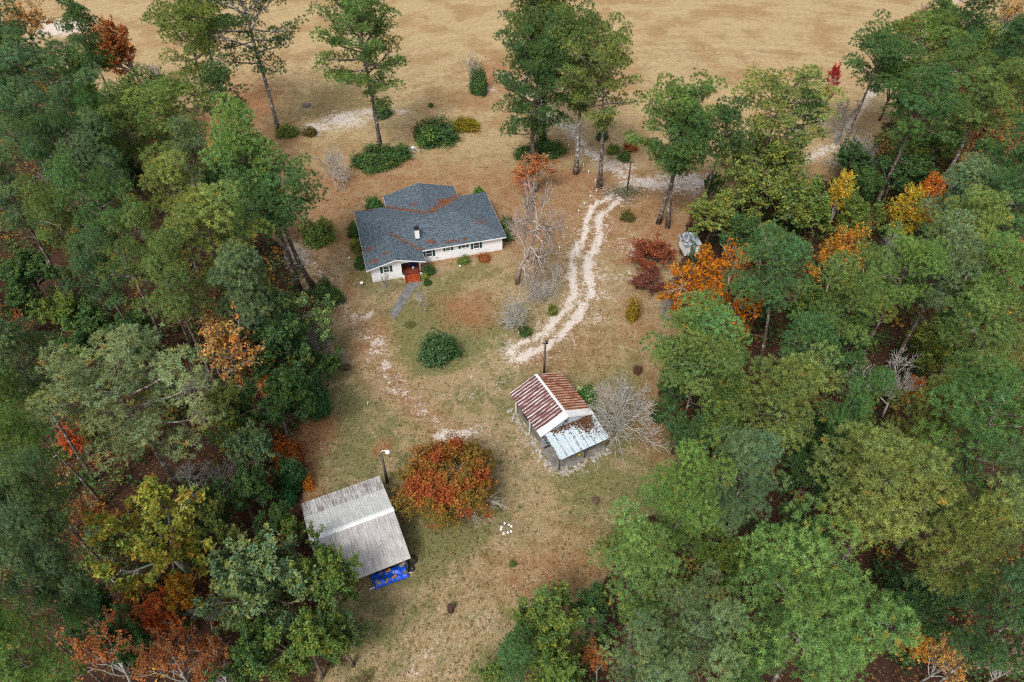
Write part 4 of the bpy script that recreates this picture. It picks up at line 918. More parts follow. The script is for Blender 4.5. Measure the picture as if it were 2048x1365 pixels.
# lean-to
run2, rise2 = 3.45, .62; sl2 = math.hypot(run2, rise2); a2 = math.atan2(rise2, run2); wl2 = 6.25/7
ml = sheet_mesh('roof_sheet', wl2+.03, sl2, 3, .016, M['galv'])
lt = MB().box(-2.9, 3.25, -10.25, -10.15, 1.98, 2.06).build('lean_to', M['wood_post'], shed)
for i in range(7):
    o = link('roof_sheet', ml, lt); o.matrix_local = Matrix.Translation((-2.95+i*wl2, -6.93, 2.74+.012*(i % 2))) @ Matrix.Rotation(a2, 4, 'X')
for x in (-2.85, .35, 3.15): MB().bar((x, -10.15, 0), (x, -10.15, 2.0), .11, .11).build('post', M['wood_post'], lt)
for x in (-1.5, 0, 1.6): MB().bar((x, -6.95, 2.64), (x, -10.2, 2.05), .06, .08).build('rafter', M['wood_post'], lt)
MB().box(-3.15, 3.35, -10.3, -7.0, .0, .06).build('slab', M['block'], shed)
yx, yy, _ = to_world(shed, (.1, -9.6, 0)); tag(MB().lathe([(.14, 0), (.15, .3), (.06, .38), (.05, .45)], 10).build('jug', M['yellow'], None, True, (yx, yy, .062)), 'yellow jug standing under the lean-to beside its middle post', 'jug')
lr = np.random.RandomState(9); q = []
for i in range(1500):
    u = lr.rand()
    if u < .45: x = -2.2 + 5.2*lr.beta(1.3, 1); y = -6.98 - abs(lr.normal(0, .34 + .12*(x > .5)))
    else: x = 1.9 + lr.normal(0, .55); y = -7.9 + lr.normal(0, .65)
    if -2.9 < x < 3.25 and -10 < y < -6.95: q.append(to_world(shed, (x, y, 2.74 - rise2/run2*(-y-6.93) + .045)))
q = np.array(q); o = link('dead_leaves', leaves_mesh('dead_leaves', lr, q, tint_of(lr, len(q), .35, .1), .10, M['leaf'], nrmdir=np.tile([0, 0, 1.2], (len(q), 1)))); o.color = (.15, .075, .042, 1)
tag(o, 'brown dead leaves lying on the lean-to roof', 'dead leaves', kind='stuff')
# pale stones along the shed walls
sr = np.random.RandomState(21); st = MB()
def stone_at(x, y, s):
    k = len(st.v); n = 6; z1 = s*sr.uniform(.35, .7)
    for z, f in ((0, 1.0), (z1, .7)):
        for a in range(n): rr = s*f*sr.uniform(.75, 1.2); st.v.append((x+rr*math.cos(a*1.047), y+rr*math.sin(a*1.047), z))
    st.f += [tuple(k+n+a for a in range(n))] + [(k+a, k+(a+1) % n, k+n+(a+1) % n, k+n+a) for a in range(n)]
for i in range(170):
    if i < 80: lx_, ly_ = -3.55 + sr.normal(0, .22), -sr.uniform(.2, 9.8)
    elif i < 150: lx_, ly_ = sr.uniform(-3.4, 3.4), -10.55 + sr.normal(0, .22)
    else: lx_, ly_ = sr.uniform(-3.2, 3), -sr.uniform(7.4, 10)
    wx_, wy_, _ = to_world(shed, (lx_, ly_, 0)); stone_at(wx_, wy_, sr.uniform(.07, .26))
tag(st.build('rubble', M['stone']), 'pale rubble stones strewn along the foot of the metal shed', 'rubble', kind='stuff')

# ------------------------------------------------------------------ grey-roofed barn
bx, by = G(602, 1008, 2.7); barn = empty('barn', (bx, by, 0), R(24.3), 'open barn with weathered pale grey ribbed metal roof', 'barn')
BL, rN, rS, bri = 8.05, 5.1, 4.95, 1.2; nB = 12; wB = BL/nB
aN = math.atan2(bri, rN); aS = math.atan2(bri, rS); lN = math.hypot(rN, bri); lS = math.hypot(rS, bri)
mN_hi, mN_lo = sheet_mesh('roof_sheet', wB+.03, lN*.60, 5, .016, M['barn_hi']), sheet_mesh('roof_sheet', wB+.03, lN*.44, 5, .016, M['barn_lo'])
mS_hi, mS_lo = sheet_mesh('roof_sheet', wB+.03, lS*.76, 5, .016, M['barn_s']), sheet_mesh('roof_sheet', wB+.03, lS*.27, 5, .016, M['barn_s'])
def bsheet(me, x, y, z, a, north):
    o = link('roof_sheet', me, barn)
    o.matrix_local = Matrix.Translation((x + (wB if north else 0), y, z)) @ (Matrix.Rotation(R(180), 4, 'Z') if north else Matrix.Identity(4)) @ Matrix.Rotation(a, 4, 'X'); return o
for i in range(nB):
    j = .010*(i % 2); zr = 3.9 + j; stag = .10*((i*7) % 3) - .1
    bsheet(mN_hi, i*wB, -rN, zr+.02, aN, True); d0 = lN*.565 + stag*.0
    bsheet(mN_lo, i*wB, -rN + d0*math.cos(aN), zr - d0*math.sin(aN), aN, True)
    bsheet(mS_hi, i*wB, -rN, zr+.02, aS, False); d1 = lS*.735; bsheet(mS_lo, i*wB, -rN - d1*math.cos(aS), zr - d1*math.sin(aS), aS, False)
MB().poly([(-.06, -rN-.28, 3.87), (BL+.06, -rN-.28, 3.87), (BL+.06, -rN, 3.97), (-.06, -rN, 3.97)]).poly([(-.06, -rN, 3.97), (BL+.06, -rN, 3.97), (BL+.06, -rN+.28, 3.87), (-.06, -rN+.28, 3.87)]).build('ridge_cap', M['white_sheet'], barn)
bw = MB(); bw.box(.3, BL-.3, -.4, -.3, 0, 2.72); bw.box(.3, .4, -9.4, -.4, 0, 2.72); bw.box(BL-.4, BL-.3, -9.4, -.4, 0, 2.72)
for x in (.3, BL-.4): bw.poly([(x, -.4, 2.72), (x, -9.5, 2.72), (x, -rN, 3.8)]); bw.poly([(x+.1, -9.5, 2.72), (x+.1, -.4, 2.72), (x+.1, -rN, 3.8)])
bw.build('wall', M['barn_wall'], barn)
for x in (.45, 2.8, 5.2, BL-.45): MB().bar((x, -9.75, 0), (x, -9.75, 2.62), .14, .14).build('post', M['wood_post'], barn)
MB().box(.3, BL-.3, -9.82, -9.68, 2.45, 2.6).build('beam', M['wood_post'], barn)
# blue tarp over a low pile under the eave
c4 = [G(741, 1149, .7), G(811, 1124, .7), G(817.5, 1149, .55), G(748.5, 1175, .55)]
tr_ = np.random.RandomState(4); tb = MB(); nu, nv = 26, 12
for j in range(nv+1):
    for i in range(nu+1):
        u, v = i/nu, j/nv; a = (c4[0][0]*(1-u)+c4[1][0]*u, c4[0][1]*(1-u)+c4[1][1]*u); b = (c4[3][0]*(1-u)+c4[2][0]*u, c4[3][1]*(1-u)+c4[2][1]*u)
        x, y = a[0]*(1-v)+b[0]*v, a[1]*(1-v)+b[1]*v; ed = min(u, 1-u, v, 1-v)
        z = .74 - .18*v + .045*math.sin(u*23+v*7+2*math.sin(v*6)) + .05*math.sin(u*7-v*9) + tr_.normal(0, .018)
        if ed < 1e-6: z = .12; x += tr_.normal(0, .06); y += tr_.normal(0, .06)
        tb.v.append((x, y, max(.06, z)))
tb.f = [(j*(nu+1)+i, (j+1)*(nu+1)+i, (j+1)*(nu+1)+i+1, j*(nu+1)+i+1) for j in range(nv) for i in range(nu)]
tag(tb.build('tarp', M['tarp'], None, True), 'crumpled bright blue tarp covering a pile at the barn eave', 'tarp')
kk = 250/1365
for px, py, lx_, wy_, m_, a, lab in ((1175, 1032, .62, .34, 'plank', 30, 'pale grey board lying on the tarp corner beneath the barn eave'), (1015, 1102, .55, .26, 'plank_o', 5, 'tan board lying on the upper middle of the blue tarp'), (1085, 1168, .50, .22, 'plank_o', 20, 'orange-brown board lying low on the blue tarp'),
                                  (1204, 1122, .42, .30, 'barn_wall', 15, 'dark brown block on the outer corner of the blue tarp'), (910, 1230, .55, .28, 'plank', -50, 'grey board on the end of the tarp by the trees'), (1005, 1212, .45, .2, 'plank_o', 60, 'brown board at the lower hem of the blue tarp')):
    x, y = G(590+px*kk, 940+py*kk, .8); b = MB().box(-lx_/2, lx_/2, -wy_/2, wy_/2, 0, .06).build('board', M[m_], None, False, (x, y, .80)); b.rotation_euler = (.08, .05, R(24+a)); tag(b, lab, 'board', 'boards weighing down the tarp')
a, b = G(738.5, 1180), G(827, 1143); tag(MB().tube([(a[0], a[1], .06), (b[0], b[1], .06)], .055, 8).build('pipe', M['white_plastic']), 'long white pipe lying on the grass below the blue tarp', 'pipe')
def torus(R0, r, n=20, k=8):
    t = MB()
    for i in range(n):
        A = 2*math.pi*i/n
        for j in range(k): B = 2*math.pi*j/k; t.v.append(((R0+r*math.cos(B))*math.cos(A), (R0+r*math.cos(B))*math.sin(A), r+r*1.25*math.sin(B)))
    t.f = [(i*k+j, ((i+1) % n)*k+j, ((i+1) % n)*k+(j+1) % k, i*k+(j+1) % k) for i in range(n) for j in range(k)]; return t
x, y = G(824, 1122); tag(torus(.42, .14).build('tyre', M['tyre'], None, True, (x, y, .02)), 'old black tyre lying beside the barn corner', 'tyre')
x, y = G(823, 1139); tag(torus(.24, .11).build('tyre', M['tyre'], None, True, (x, y, .02)), 'small black tyre between the big tyre and the white pipe', 'tyre')

# ------------------------------------------------------------------ little shed under the trees
x, y = G(1382, 478, 2.0); ls = empty('garden_shed', (x, y, 0), R(8), 'little weathered white shed tucked under the trees', 'shed')
MB().box(-1.1, 1.1, -1.35, 1.35, 0, 1.75).build('wall', M['white_sheet'], ls)
MB().poly([(-1.35, -1.6, 1.75), (0, -1.6, 2.15), (0, 1.6, 2.15), (-1.35, 1.6, 1.75)]).poly([(0, -1.6, 2.15), (1.35, -1.6, 1.75), (1.35, 1.6, 1.75), (0, 1.6, 2.15)]).build('roof', M['galv'], ls)
MB().box(-.4, .4, -1.38, -1.352, .05, 1.6).build('door', M['plank'], ls)

# ------------------------------------------------------------------ poles, lights and small yard things
def rise_to(base, top, bend=0):
    """height of an upright whose foot is at pixel base and whose tip shows at pixel row top[1]; also sideways lean"""
    x, y = G(*base); lo, hi = .2, 45.0
    for _ in range(60):
        m_ = (lo+hi)/2
        if P(x, y, m_)[1] > top[1]: lo = m_
        else: hi = m_
    h = (lo+hi)/2; tx = G(top[0], top[1], h)[0]; return x, y, h, tx - x
x, y, h, d = rise_to((775, 966), (764, 905)); lp = empty('lamp_post', (x, y, 0), 0, 'wooden yard light pole with curved white lamp arm beside the barn', 'lamp post')
MB().tube([(0, 0, 0), (0, 0, h)], [.15, .11], 10).build('pole', M['pole'], lp, True)
MB().tube([(0, 0, h-.35), (.05, -.1, h+.25), (.3, -.15, h+.5), (.62, -.2, h+.5)], .045, 8).build('lamp_arm', M['white_plastic'], lp, True)
MB().lathe([(.06, .62), (.24, .42), (.27, .28), (.20, .22), (.05, .2)], 14).build('lamp_head', M['white_plastic'], lp, True, (.75, -.22, h))
MB().box(-.12, .12, -.2, -.1, h-1.0, h-.6).build('meter_box', M['concrete'], lp)
x, y, h, d = rise_to((1088, 752), (1091, 682)); up = empty('utility_pole', (x, y, 0), 0, 'plain brown utility pole standing behind the metal shed', 'pole')
MB().tube([(0, 0, 0), (d, 0, h)], [.16, .11], 10).build('pole', M['pole'], up, True); MB().box(d-.22, d+.22, -.06, .06, h-.5, h-.38).build('bracket', M['black'], up); MB().lathe([(.1, 0), (.1, .4), (.04, .46)], 10).build('insulator', M['black'], up, True, (d+.2, -.1, h-.38))
x, y, h, d = rise_to((1254, 384), (1262, 322)); p2 = empty('utility_pole', (x, y, 0), 0, 'slim dark pole between the driveway bend and the paired pines', 'pole')
MB().tube([(0, 0, 0), (d, 0, h)], [.14, .10], 8).build('pole', M['wood_post'], p2, True); MB().bar((d-.5, 0, h-.3), (d+.5, 0, h-.3), .1, .1).build('crossarm', M['wood_post'], p2)
x, y, h, d = rise_to((1013, 1088), (1012, 1052)); gp = empty('gourd_rack', (x, y, 0), .3, 'pole hung with a ring of white gourd birdhouses on the lawn', 'birdhouse pole')
MB().tube([(0, 0, 0), (0, 0, h)], .035, 8).build('pole', M['plank'], gp)
for k in range(8):
    a = k*math.pi/4; z0 = h - .15 - .25*(k % 2); rr = .52; x1, y1 = rr*math.cos(a), rr*math.sin(a)
    MB().tube([(0, 0, z0), (x1, y1, z0)], .012, 5).build('arm', M['plank'], gp); gd = MB().lathe([(.01, -.36), (.10, -.32), (.135, -.22), (.11, -.12), (.05, -.05), (.02, 0)], 10, (x1, y1)); gd.v = [(a_, b_, c_+z0) for a_, b_, c_ in gd.v]; gd.build('gourd', M['white_plastic'], gp, True)
x, y = G(902, 1222); dr = empty('barrel', (x, y, 0), 0, 'rusty dark brown burn barrel standing on the lawn', 'barrel')
MB().lathe([(.29, 0), (.30, .02), (.29, .28), (.31, .30), (.29, .32), (.29, .58), (.31, .60), (.29, .62), (.30, .9), (.28, .92), (.26, .92)], 20).build('drum', M['rust_drum'], dr, True); MB().lathe([(.262, .86), (.262, .875)], 20).build('lid', M['drum_top'], dr)
x, y, h, d = rise_to((762, 90), (753, -30)); fp = empty('flagpole', (x, y, 0), 0, 'white flagpole with a limp striped flag out in the hayfield', 'flagpole')
MB().tube([(0, 0, 0), (d*.0, 0, h)], [.07, .05], 8).build('pole', M['white_plastic'], fp, True)
zt = h - .5; fl_w = .50
for k in range(13):                                    # limp flag: the stripes hang in slanting folds
    MB().poly([(-fl_w, -.05-.06*(k % 3), zt-1.15-k*.20), (-.06, -.02, zt-.75-k*.20), (-.06, -.02, zt-.95-k*.20), (-fl_w, -.05-.06*(k % 3), zt-1.35-k*.20)]).build('stripe', M['red' if k % 2 == 0 else 'white_plastic'], fp)
MB().poly([(-fl_w, -.06, zt-.2), (-.06, -.02, zt), (-.06, -.02, zt-.75), (-fl_w, -.06, zt-1.15)]).build('canton', M['navy'], fp)
x, y = G(826, 303); tag(MB().lathe([(.20, 0), (.20, .06), (.09, .12), (.07, .55), (.12, .62), (.30, .68), (.33, .78), (.30, .78), (.22, .71)], 18).build('birdbath', M['white_plastic'], None, True, (x, y, 0)), 'white pedestal birdbath on the lawn beside the round bushes', 'birdbath')
x, y = G(613, 212); tag(MB().lathe([(.85, 0), (.80, .22), (.62, .32), (.3, .34), (.05, .30)], 13).build('stump', M['dim_wall'], None, True, (x, y, 0)), 'low grey-brown stump in the hayfield beyond the tall sparse pine', 'stump')
x, y = G(724, 572); tag(MB().lathe([(.20, 0), (.25, .55), (.27, .57), (.24, .57), (.22, .3)], 14).build('bucket', M['white_plastic'], None, True, (x, y, 0)), 'white bucket on the grass beside the house gable', 'bucket')
for px, py, r_, lab in ((699, 518, .17, 'white ball on the grass beside the house by the dirt track'), (920, 534, .15, 'white ball on the lawn before the house front')):
    x, y = G(px, py); tag(MB().lathe([(r_*math.sin(t*math.pi/8)+.002, r_-r_*math.cos(t*math.pi/8)) for t in range(9)], 12).build('ball', M['white_plastic'], None, True, (x, y, 0)), lab, 'ball')
x, y = G(736, 812); tag(MB().tube([(0, 0, 0), (0, 0, .55), (.06, .02, .66), (.16, .04, .62)], .05, 8).build('standpipe', M['white_plastic'], None, True, (x, y, 0)), 'short white standpipe in the lawn beside the track', 'pipe')
LAMPS = [(1106, 257), (1126, 284), (1137, 297), (1157, 323), (1167, 335), (1177, 349), (1190, 367), (1192, 388), (1180, 399), (1168, 413), (1157, 428), (1128, 481), (1119, 502)]
lwhere = ['farthest up the drive', 'second from the far end of the drive', 'third from the far end of the drive', 'just beyond the pale-trunked pine', 'beside the pale-trunked pine', 'between the two lone pines', 'touching the darker lone pine', 'below the darker lone pine', 'where the driveway bends', 'second below the driveway bend', 'third below the driveway bend', 'between the house and the drive', 'nearest the large bare tree']
for (px, py), wq in zip(LAMPS, lwhere):
    x, y = G(px, py); r_ = empty('path_light', (x, y, 0), 0, f'small white path light {wq}', 'path light', 'white path lights along the driveway')
    MB().tube([(0, 0, 0), (0, 0, .5)], .035, 6).build('stake', M['white_plastic'], r_); MB().lathe([(.08, .5), (.11, .56), (.11, .7), (.05, .8)], 8).build('lantern', M['white_plastic'], r_, True)

# ------------------------------------------------------------------ trees and bushes that stand in the yard
def stand(name, proto, base, top, rp, colour, label, cat='tree', rz=0.0, fwd=0.0, group=None):
    x, y, h, dx = rise_to(base, top); pxm = FPX/(y*CT + (CAM_H-h*.7)*ST)
    return plant(name, proto, x, y, (rp/pxm)/proto['R'], h/proto['H'], rz, colour, label, cat, group, (0, 0)), dx, h
YARDP = [('op', (555, 265), (497, -50), 100, .62, 30, .55, 'dk', 'tall sparse pine with pale grey trunk at the hayfield edge', 61),
 ('y', (760, 302), (716, 16), 84, .64, 40, .25, 'br', 'lone pine rising from the clipped bushes behind the house', 62),
 ('y', (1088, 292), (1090, -18), 66, .58, 46, .1, 'ol', 'tallest pine of the cluster beyond the house, olive crowned', 63),
 ('y', (1072, 335), (1058, 86), 66, .80, 48, .2, 'em', 'emerald pine branched nearly to the ground behind the house', 64),
 ('y', (1150, 348), (1178, 50), 56, .62, 40, .2, 'ol', 'pale-trunked pine in a ring of red straw beside the drive', 65),
 ('y', (1197, 376), (1240, 102), 64, .62, 34, .6, 'ye', 'open yellowish pine with dark trunk beside the driveway bend', 66),
 ('y', (1040, 222), (1006, -12), 44, .55, 24, .6, 'dk', 'dark pine half hidden at the far side of the cluster', 67),
 ('y', (597, 578), (545, 262), 68, .38, 30, .2, 'br', 'taller of the twin pines with long bare trunks by the track', 68),
 ('y', (629, 576), (634, 338), 66, .36, 28, .25, 'em', 'shorter of the twin pines with long bare trunks by the track', 69),
 ('y', (1336, 456), (1345, 205), 66, .60, 40, .25, 'br', 'bright pine with slanting trunk above the red shrub', 70),
 ('y', (1316, 448), (1392, 225), 52, .55, 34, .3, 'em', 'darker pine paired with the bright slanting one', 71)]
for kd, base, top, rp, cf, nb, op, tone, lab, seed in YARDP:
    x, y, h, dx = rise_to(base, top); Rw = rp/(FPX/(y*CT + (CAM_H-h*.75)*ST))
    pr = make_pine(seed, h, cf*.9, Rw*1.35, int(nb*1.2), 1.5, 'lichen_bark' if kd == 'op' or seed == 65 else 'pine_bark', op, .3, .0, .33 if seed > 69 else (.40 if h > 18 else .33), big=False, psz=.95)
    plant('pine_tree', pr, x, y, 1, 1, seed*.7, tuple(v*(1.4 if seed in (68, 69) else 1.12) for v in TONE[tone][1]), lab, 'pine tree', 'pines standing in the yard', (0, math.atan2(dx, h)))
BIGBARE = make_broad(81, 18, 4.6, (20, 5, 4, 3), (.30, .55, .6, .6), (64, 36, 34, 34), (.0, .03, .03, .02, .0), L0=14.5, per=0, bark='pinkish_bark', thick=.022, f0=.28, rmin=.012, rpc=84)
stand('bare_tree', BIGBARE, (1034, 568), (1042, 340), 84, (1, 1, 1), 'large leafless pale tree standing at the end of the house', rz=1.0)
SMALLB = [make_broad(82, 2.8, 1.8, (6, 4, 4), (.9, .62, .6), (58, 50, 50), (.02, .04, .02, .0), per=0, bark='pale_bark', thick=.036, rmin=.016), make_broad(83, 3.0, 1.9, (6, 5, 4), (.9, .62, .6), (60, 50, 50), (.02, .04, .02, .0), per=0, bark='grey_bark', thick=.036, rmin=.016)]
BSHRUB = [make_broad(84, 3.6, 3.0, (14, 6, 5), (2.2, .55, .55), (48, 40, 42), (.1, .05, .02, .0), L0=.5, per=0, bark='pale_bark', thick=.022, rmin=.014), make_broad(85, 4.5, 3.6, (14, 8, 7), (2.6, .55, .55), (55, 40, 42), (.1, .06, .03, .0), L0=.6, per=0, bark='pale_bark', thick=.026, rmin=.014)]
for pr, base, top, rp, lab in ((SMALLB[0], (850, 625), (856, 572), 17, 'small leafless tree beside the walkway'), (SMALLB[1], (777, 592), (776, 545), 17, 'small leafless tree before the gable window'), (SMALLB[0], (1103, 592), (1116, 518), 22, 'small leafless tree between the large bare tree and the driveway'),
     (BSHRUB[0], (1046, 662), (1046, 592), 46, 'pale green-grey leafless shrub with arching twigs in the yard'), (BSHRUB[1], (1086, 606), (1086, 562), 32, 'low pinkish leafless shrub beside the driveway'), (BSHRUB[1], (1238, 862), (1240, 765), 80, 'wide leafless shrub spreading beside the metal shed'),
     (BSHRUB[0], (668, 362), (666, 288), 42, 'leafless pale shrub beside the twin tall pines'), (SMALLB[1], (944, 172), (938, 106), 26, 'small leafless tree behind the cedar beyond the house'), (BSHRUB[1], (600, 530), (600, 490), 30, 'leafless brush behind the twin trunks'),
     (BSHRUB[0], (1318, 640), (1318, 580), 26, 'leafless shrub at the wood edge below the red shrub'), (BSHRUB[1], (645, 720), (645, 655), 34, 'twiggy brown brush bulging beside the dirt track')):
    stand('bare_tree' if 'tree' in lab else 'bare_shrub', pr, base, top, rp, (1, 1, 1), lab, 'tree' if 'tree' in lab else 'shrub', rz=base[0]*.01, group='leafless trees')
ORP = [(1, 1, 1, 5), (1.2, .8, .7, 2)]
pr = make_broad(86, 8, 3.0, leaf=.15, per=6, palette=ORP, bark='grey_bark', keep=.4, rad=.6); stand('autumn_tree', pr, (1072, 384), (1050, 305), 46, (.42, .18, .07), 'small orange-leaved tree behind the large bare tree')
OTR = make_broad(87, 9, 4.6, (10, 6, 5), leaf=.19, per=7, palette=ORP, bark='pale_bark', keep=.5, rad=.45); stand('autumn_tree', OTR, (1410, 672), (1408, 486), 92, (.44, .17, .018), 'orange tree with bare white limbs showing beside the red shrub', rz=2)
REDP = [(.31, .085, .03, 3.6), (.33, .14, .036, 3.6), (.20, .135, .030, 3.4), (.14, .125, .03, 2.4)]
RED = make_broad(88, 5.6, 4.4, (16, 6, 5), (1.5, .50, .50), (60, 40, 40), (.05, .05, .05, .04), L0=1.6, per=0, bark='pale_bark', thick=.045, rpc=90)
rg = np.random.RandomState(881); nq = 1500; uq = nrm(rg.normal(size=(nq, 3))); uq[:, 2] = np.where(uq[:, 2] < -.25, -uq[:, 2], uq[:, 2])
lq = 1 + .42*(vnoise(uq[:, 0]*2.2+5, uq[:, 1]*2.2+uq[:, 2]*1.4, .8, 1)-.5) + .38*(vnoise(uq[:, 0]*6+9, uq[:, 1]*6+uq[:, 2]*3, .8, 3)-.5); rq = rg.uniform(.35, 1.0, nq)**.55*lq*np.where(rg.rand(nq) < .06, 1.14, 1.0)
cq = uq*rq[:, None]*np.array([5.0, 5.0, 3.3]) + np.array([0, 0, 3.0]); hole = np.hypot(cq[:, 0]-.3, cq[:, 1]+.4); keepq = (hole > 1.5) | (rg.rand(nq) < .35); cq = cq[keepq]; uq = uq[keepq]; nq = len(cq)
palq = np.array([q_[:3] for q_ in REDP]); fq = vnoise(cq[:, 0]+40, cq[:, 1]+cq[:, 2]*.6, 1.6, 2)*.75 + rg.rand(nq)*.35 - .10*(cq[:, 0] < -1) ; idq = np.searchsorted([.42, .62, .82], fq).clip(0, 3)
pq = 13; ccq = np.repeat(cq, pq, 0) + rg.normal(0, .20, (nq*pq, 3)); tq = np.repeat(palq[idq], pq, 0)*tint_of(rg, nq*pq, .25, .08)
RED['parts'].append(('crown', leaves_mesh('crown', rg, ccq, tq, .145, M['leaf'], nrmdir=np.repeat(uq, pq, 0)+np.array([0, 0, .6]))))
x, y = G(897, 962, 3.2); plant('autumn_tree', RED, x, y, 1.0, 1.0, .6, (1, 1, 1), 'spreading red and orange maple-like tree beside the barn', 'tree')

GLOSS = make_shrub(91, 1.6, 2.4, 420, 12, .14, 'gloss_leaf'); AZ = make_shrub(92, 2.0, 1.9, 520, 12, .12, 'leaf', [(1, 1, 1, 3), (1.7, 1.4, .8, 1.3), (.6, .65, .7, 1)]); LOOSE = make_shrub(93, 1.2, 1.6, 200, 10, .11, 'leaf', [(1, 1, 1, 3), (1.5, 1.1, .6, 1)], .12, .5, .6)
FLOW = make_shrub(94, 1.3, 1.8, 260, 11, .10, 'leaf', [(1, 1, 1, 5), (9, 4.5, 9, 1)], .06, .4)
RAG = make_broad(95, 3.4, 3.0, (14, 6, 5), (2.2, .55, .55), (52, 40, 42), (.1, .05, .02, .0), L0=.45, per=4, leaf=.14, rad=.3, bark='brown_bark', thick=.02)
for q_ in range(len(RAG['parts'])): RAG['parts'][q_] = (('stems', 'foliage')[q_], RAG['parts'][q_][1])
EM, DK, OL, YE, OG = TONE['em'][1], TONE['dk'][1], TONE['ol'][1], TONE['ye'][1], TONE['og'][1]
SHRUBS = [(AZ, 748, 318, 40, 2.2, DK, 'larger clipped bush at the foot of the lone pine'), (AZ, 790, 306, 30, 2.0, DK, 'smaller clipped bush at the foot of the lone pine'), (AZ, 869, 264, 44, 2.8, DK, 'large clipped green bush between house and hayfield'),
 (AZ, 930, 249, 25, 1.7, (.17, .145, .02), 'yellow-tinged bush beside the large clipped one'), (GLOSS, 764, 223, 16, 2.2, EM, 'round glossy bush behind the lone pine trunk'), (AZ, 1094, 295, 32, 2.4, DK, 'dark bush at the foot of the pine cluster'),
 (AZ, 1060, 306, 27, 2.2, DK, 'dark bush beneath the emerald branched pine'), (LOOSE, 1204, 270, 13, 1.8, DK, 'small bush behind the open yellowish pine'), (AZ, 1226, 299, 12, 1.4, OL, 'small round bush beside the open yellowish pine'), (LOOSE, 1250, 311, 13, 2.0, DK, 'dark bush beside the rust-brown one near the drive'),
 (LOOSE, 1262, 290, 14, 2.2, TONE['ru'][1], 'rust-brown shrub beyond the slim dark pole'), (GLOSS, 748, 411, 14, 2.4, (.05, .13, .03), 'bright bush behind the house by the back wing'), (AZ, 958, 386, 10, 1.6, (.06, .16, .03), 'bright bush peeking over the house roof'),
 (AZ, 858, 541, 11, 1.3, DK, 'dark bush at the porch corner of the house'), (LOOSE, 850, 553, 8, .9, (.20, .24, .05), 'pale lime bush beside the porch steps'), (AZ, 855, 565, 7, .9, DK, 'smallest dark bush beside the porch steps'), (LOOSE, 927, 520, 13, .7, OL, 'low bush along the house front'),
 (LOOSE, 968, 516, 13, .7, TONE['ru'][1], 'low brown bush along the house front'), (AZ, 1013, 446, 12, 1.8, DK, 'upper dark bush at the far end wall of the house'), (AZ, 1016, 470, 12, 1.6, DK, 'lower dark bush at the far end wall of the house'),
 (LOOSE, 713, 490, 13, 2.2, OG, 'yellow-green bush at the gable-side wall of the house'), (AZ, 720, 525, 12, 2.0, DK, 'dark bush nearest the gable on the side wall of the house'), (AZ, 708, 462, 12, 2.2, DK, 'dark bush at the rear of the side wall of the house'), (GLOSS, 877, 697, 33, 3.0, (.045, .100, .030), 'round glossy dark green bush alone on the lawn'),
 (GLOSS, 629, 795, 27, 5.0, (.040, .110, .034), 'glossy emerald magnolia bush at the wood edge'), (GLOSS, 584, 950, 23, 4.0, (.040, .110, .034), 'glossy emerald bush above the barn'), (GLOSS, 577, 994, 13, 2.0, (.03, .13, .045), 'small glossy emerald bush behind the barn'),
 (LOOSE, 613, 966, 14, 1.6, (.40, .15, .025), 'small orange shrub on the lawn above the barn'), (LOOSE, 574, 905, 26, 4.0, (.34, .12, .035), 'rusty orange shrub drooping at the wood edge'), (AZ, 652, 588, 30, 2.6, DK, 'dark shrub at the feet of the twin tall pines'),
 (AZ, 636, 464, 30, 3.4, OL, 'leafy bush behind the twin tall pines near the house'), (LOOSE, 1266, 618, 15, 3.6, (.20, .15, .022), 'upright yellow-green shrub beside the driveway'), (RAG, 1304, 514, 44, 3.8, (.22, .066, .032), 'large rust-red domed shrub beside the sandy yard'),
 (RAG, 1302, 564, 32, 2.8, (.17, .065, .045), 'faded rust-red shrub below the large domed one'), (LOOSE, 1106, 618, 10, 1.8, OG, 'small yellow-green shrub by the driveway edge'), (FLOW, 1172, 788, 20, 2.4, (.05, .12, .03), 'green shrub dotted with white flowers beside the metal shed'),
 (LOOSE, 1275, 740, 9, .9, (.10, .05, .035), 'small dark brown shrub by the wood edge'), (LOOSE, 1256, 432, 14, 1.6, (.10, .09, .03), 'brownish bush inside the driveway bend'), (AZ, 957, 166, 18, 4.6, (.060, .115, .050), 'narrow cedar-like bush in the orange straw beyond the house'), (LOOSE, 1050, 660, 13, 1.5, DK, 'dark bush under the arching leafless shrub'),
 (LOOSE, 692, 734, 9, .5, (.16, .12, .09), 'dry brown tuft on the grass beside the track'), (LOOSE, 1192, 1001, 8, .5, (.16, .12, .09), 'dry brown tuft on the lawn below the metal shed'), (LOOSE, 1026, 1128, 7, .5, (.10, .14, .04), 'green tuft on the lawn near the gourd pole'), (LOOSE, 862, 210, 5, .9, DK, 'tiny seedling bush in the hayfield edge'),
 (LOOSE, 820, 648, 9, .6, (.13, .14, .05), 'grassy tuft at the end of the walkway'), (AZ, 1345, 700, 22, 3.0, DK, 'dark bush under the massive pine at the wood edge'), (LOOSE, 1316, 830, 14, 2.0, DK, 'small dark bush at the wood edge beside the bare shrub'), (LOOSE, 575, 262, 22, 1.8, OL, 'low olive bush by the foot of the tall sparse pine'), (LOOSE, 620, 262, 14, 1.6, (.09, .085, .03), 'brownish bush beside the white sand patch')]
for k, (pr, px, py, rp, hh, c, lab) in enumerate(SHRUBS):
    x, y = G(px, py, hh*.45); plant('bush', pr, x, y, rp/PXM(px, py, hh*.45)/pr['R'], hh/pr['H'], k*1.3, tuple(v*1.25 for v in c), lab, 'bush', 'bushes and shrubs about the yard')
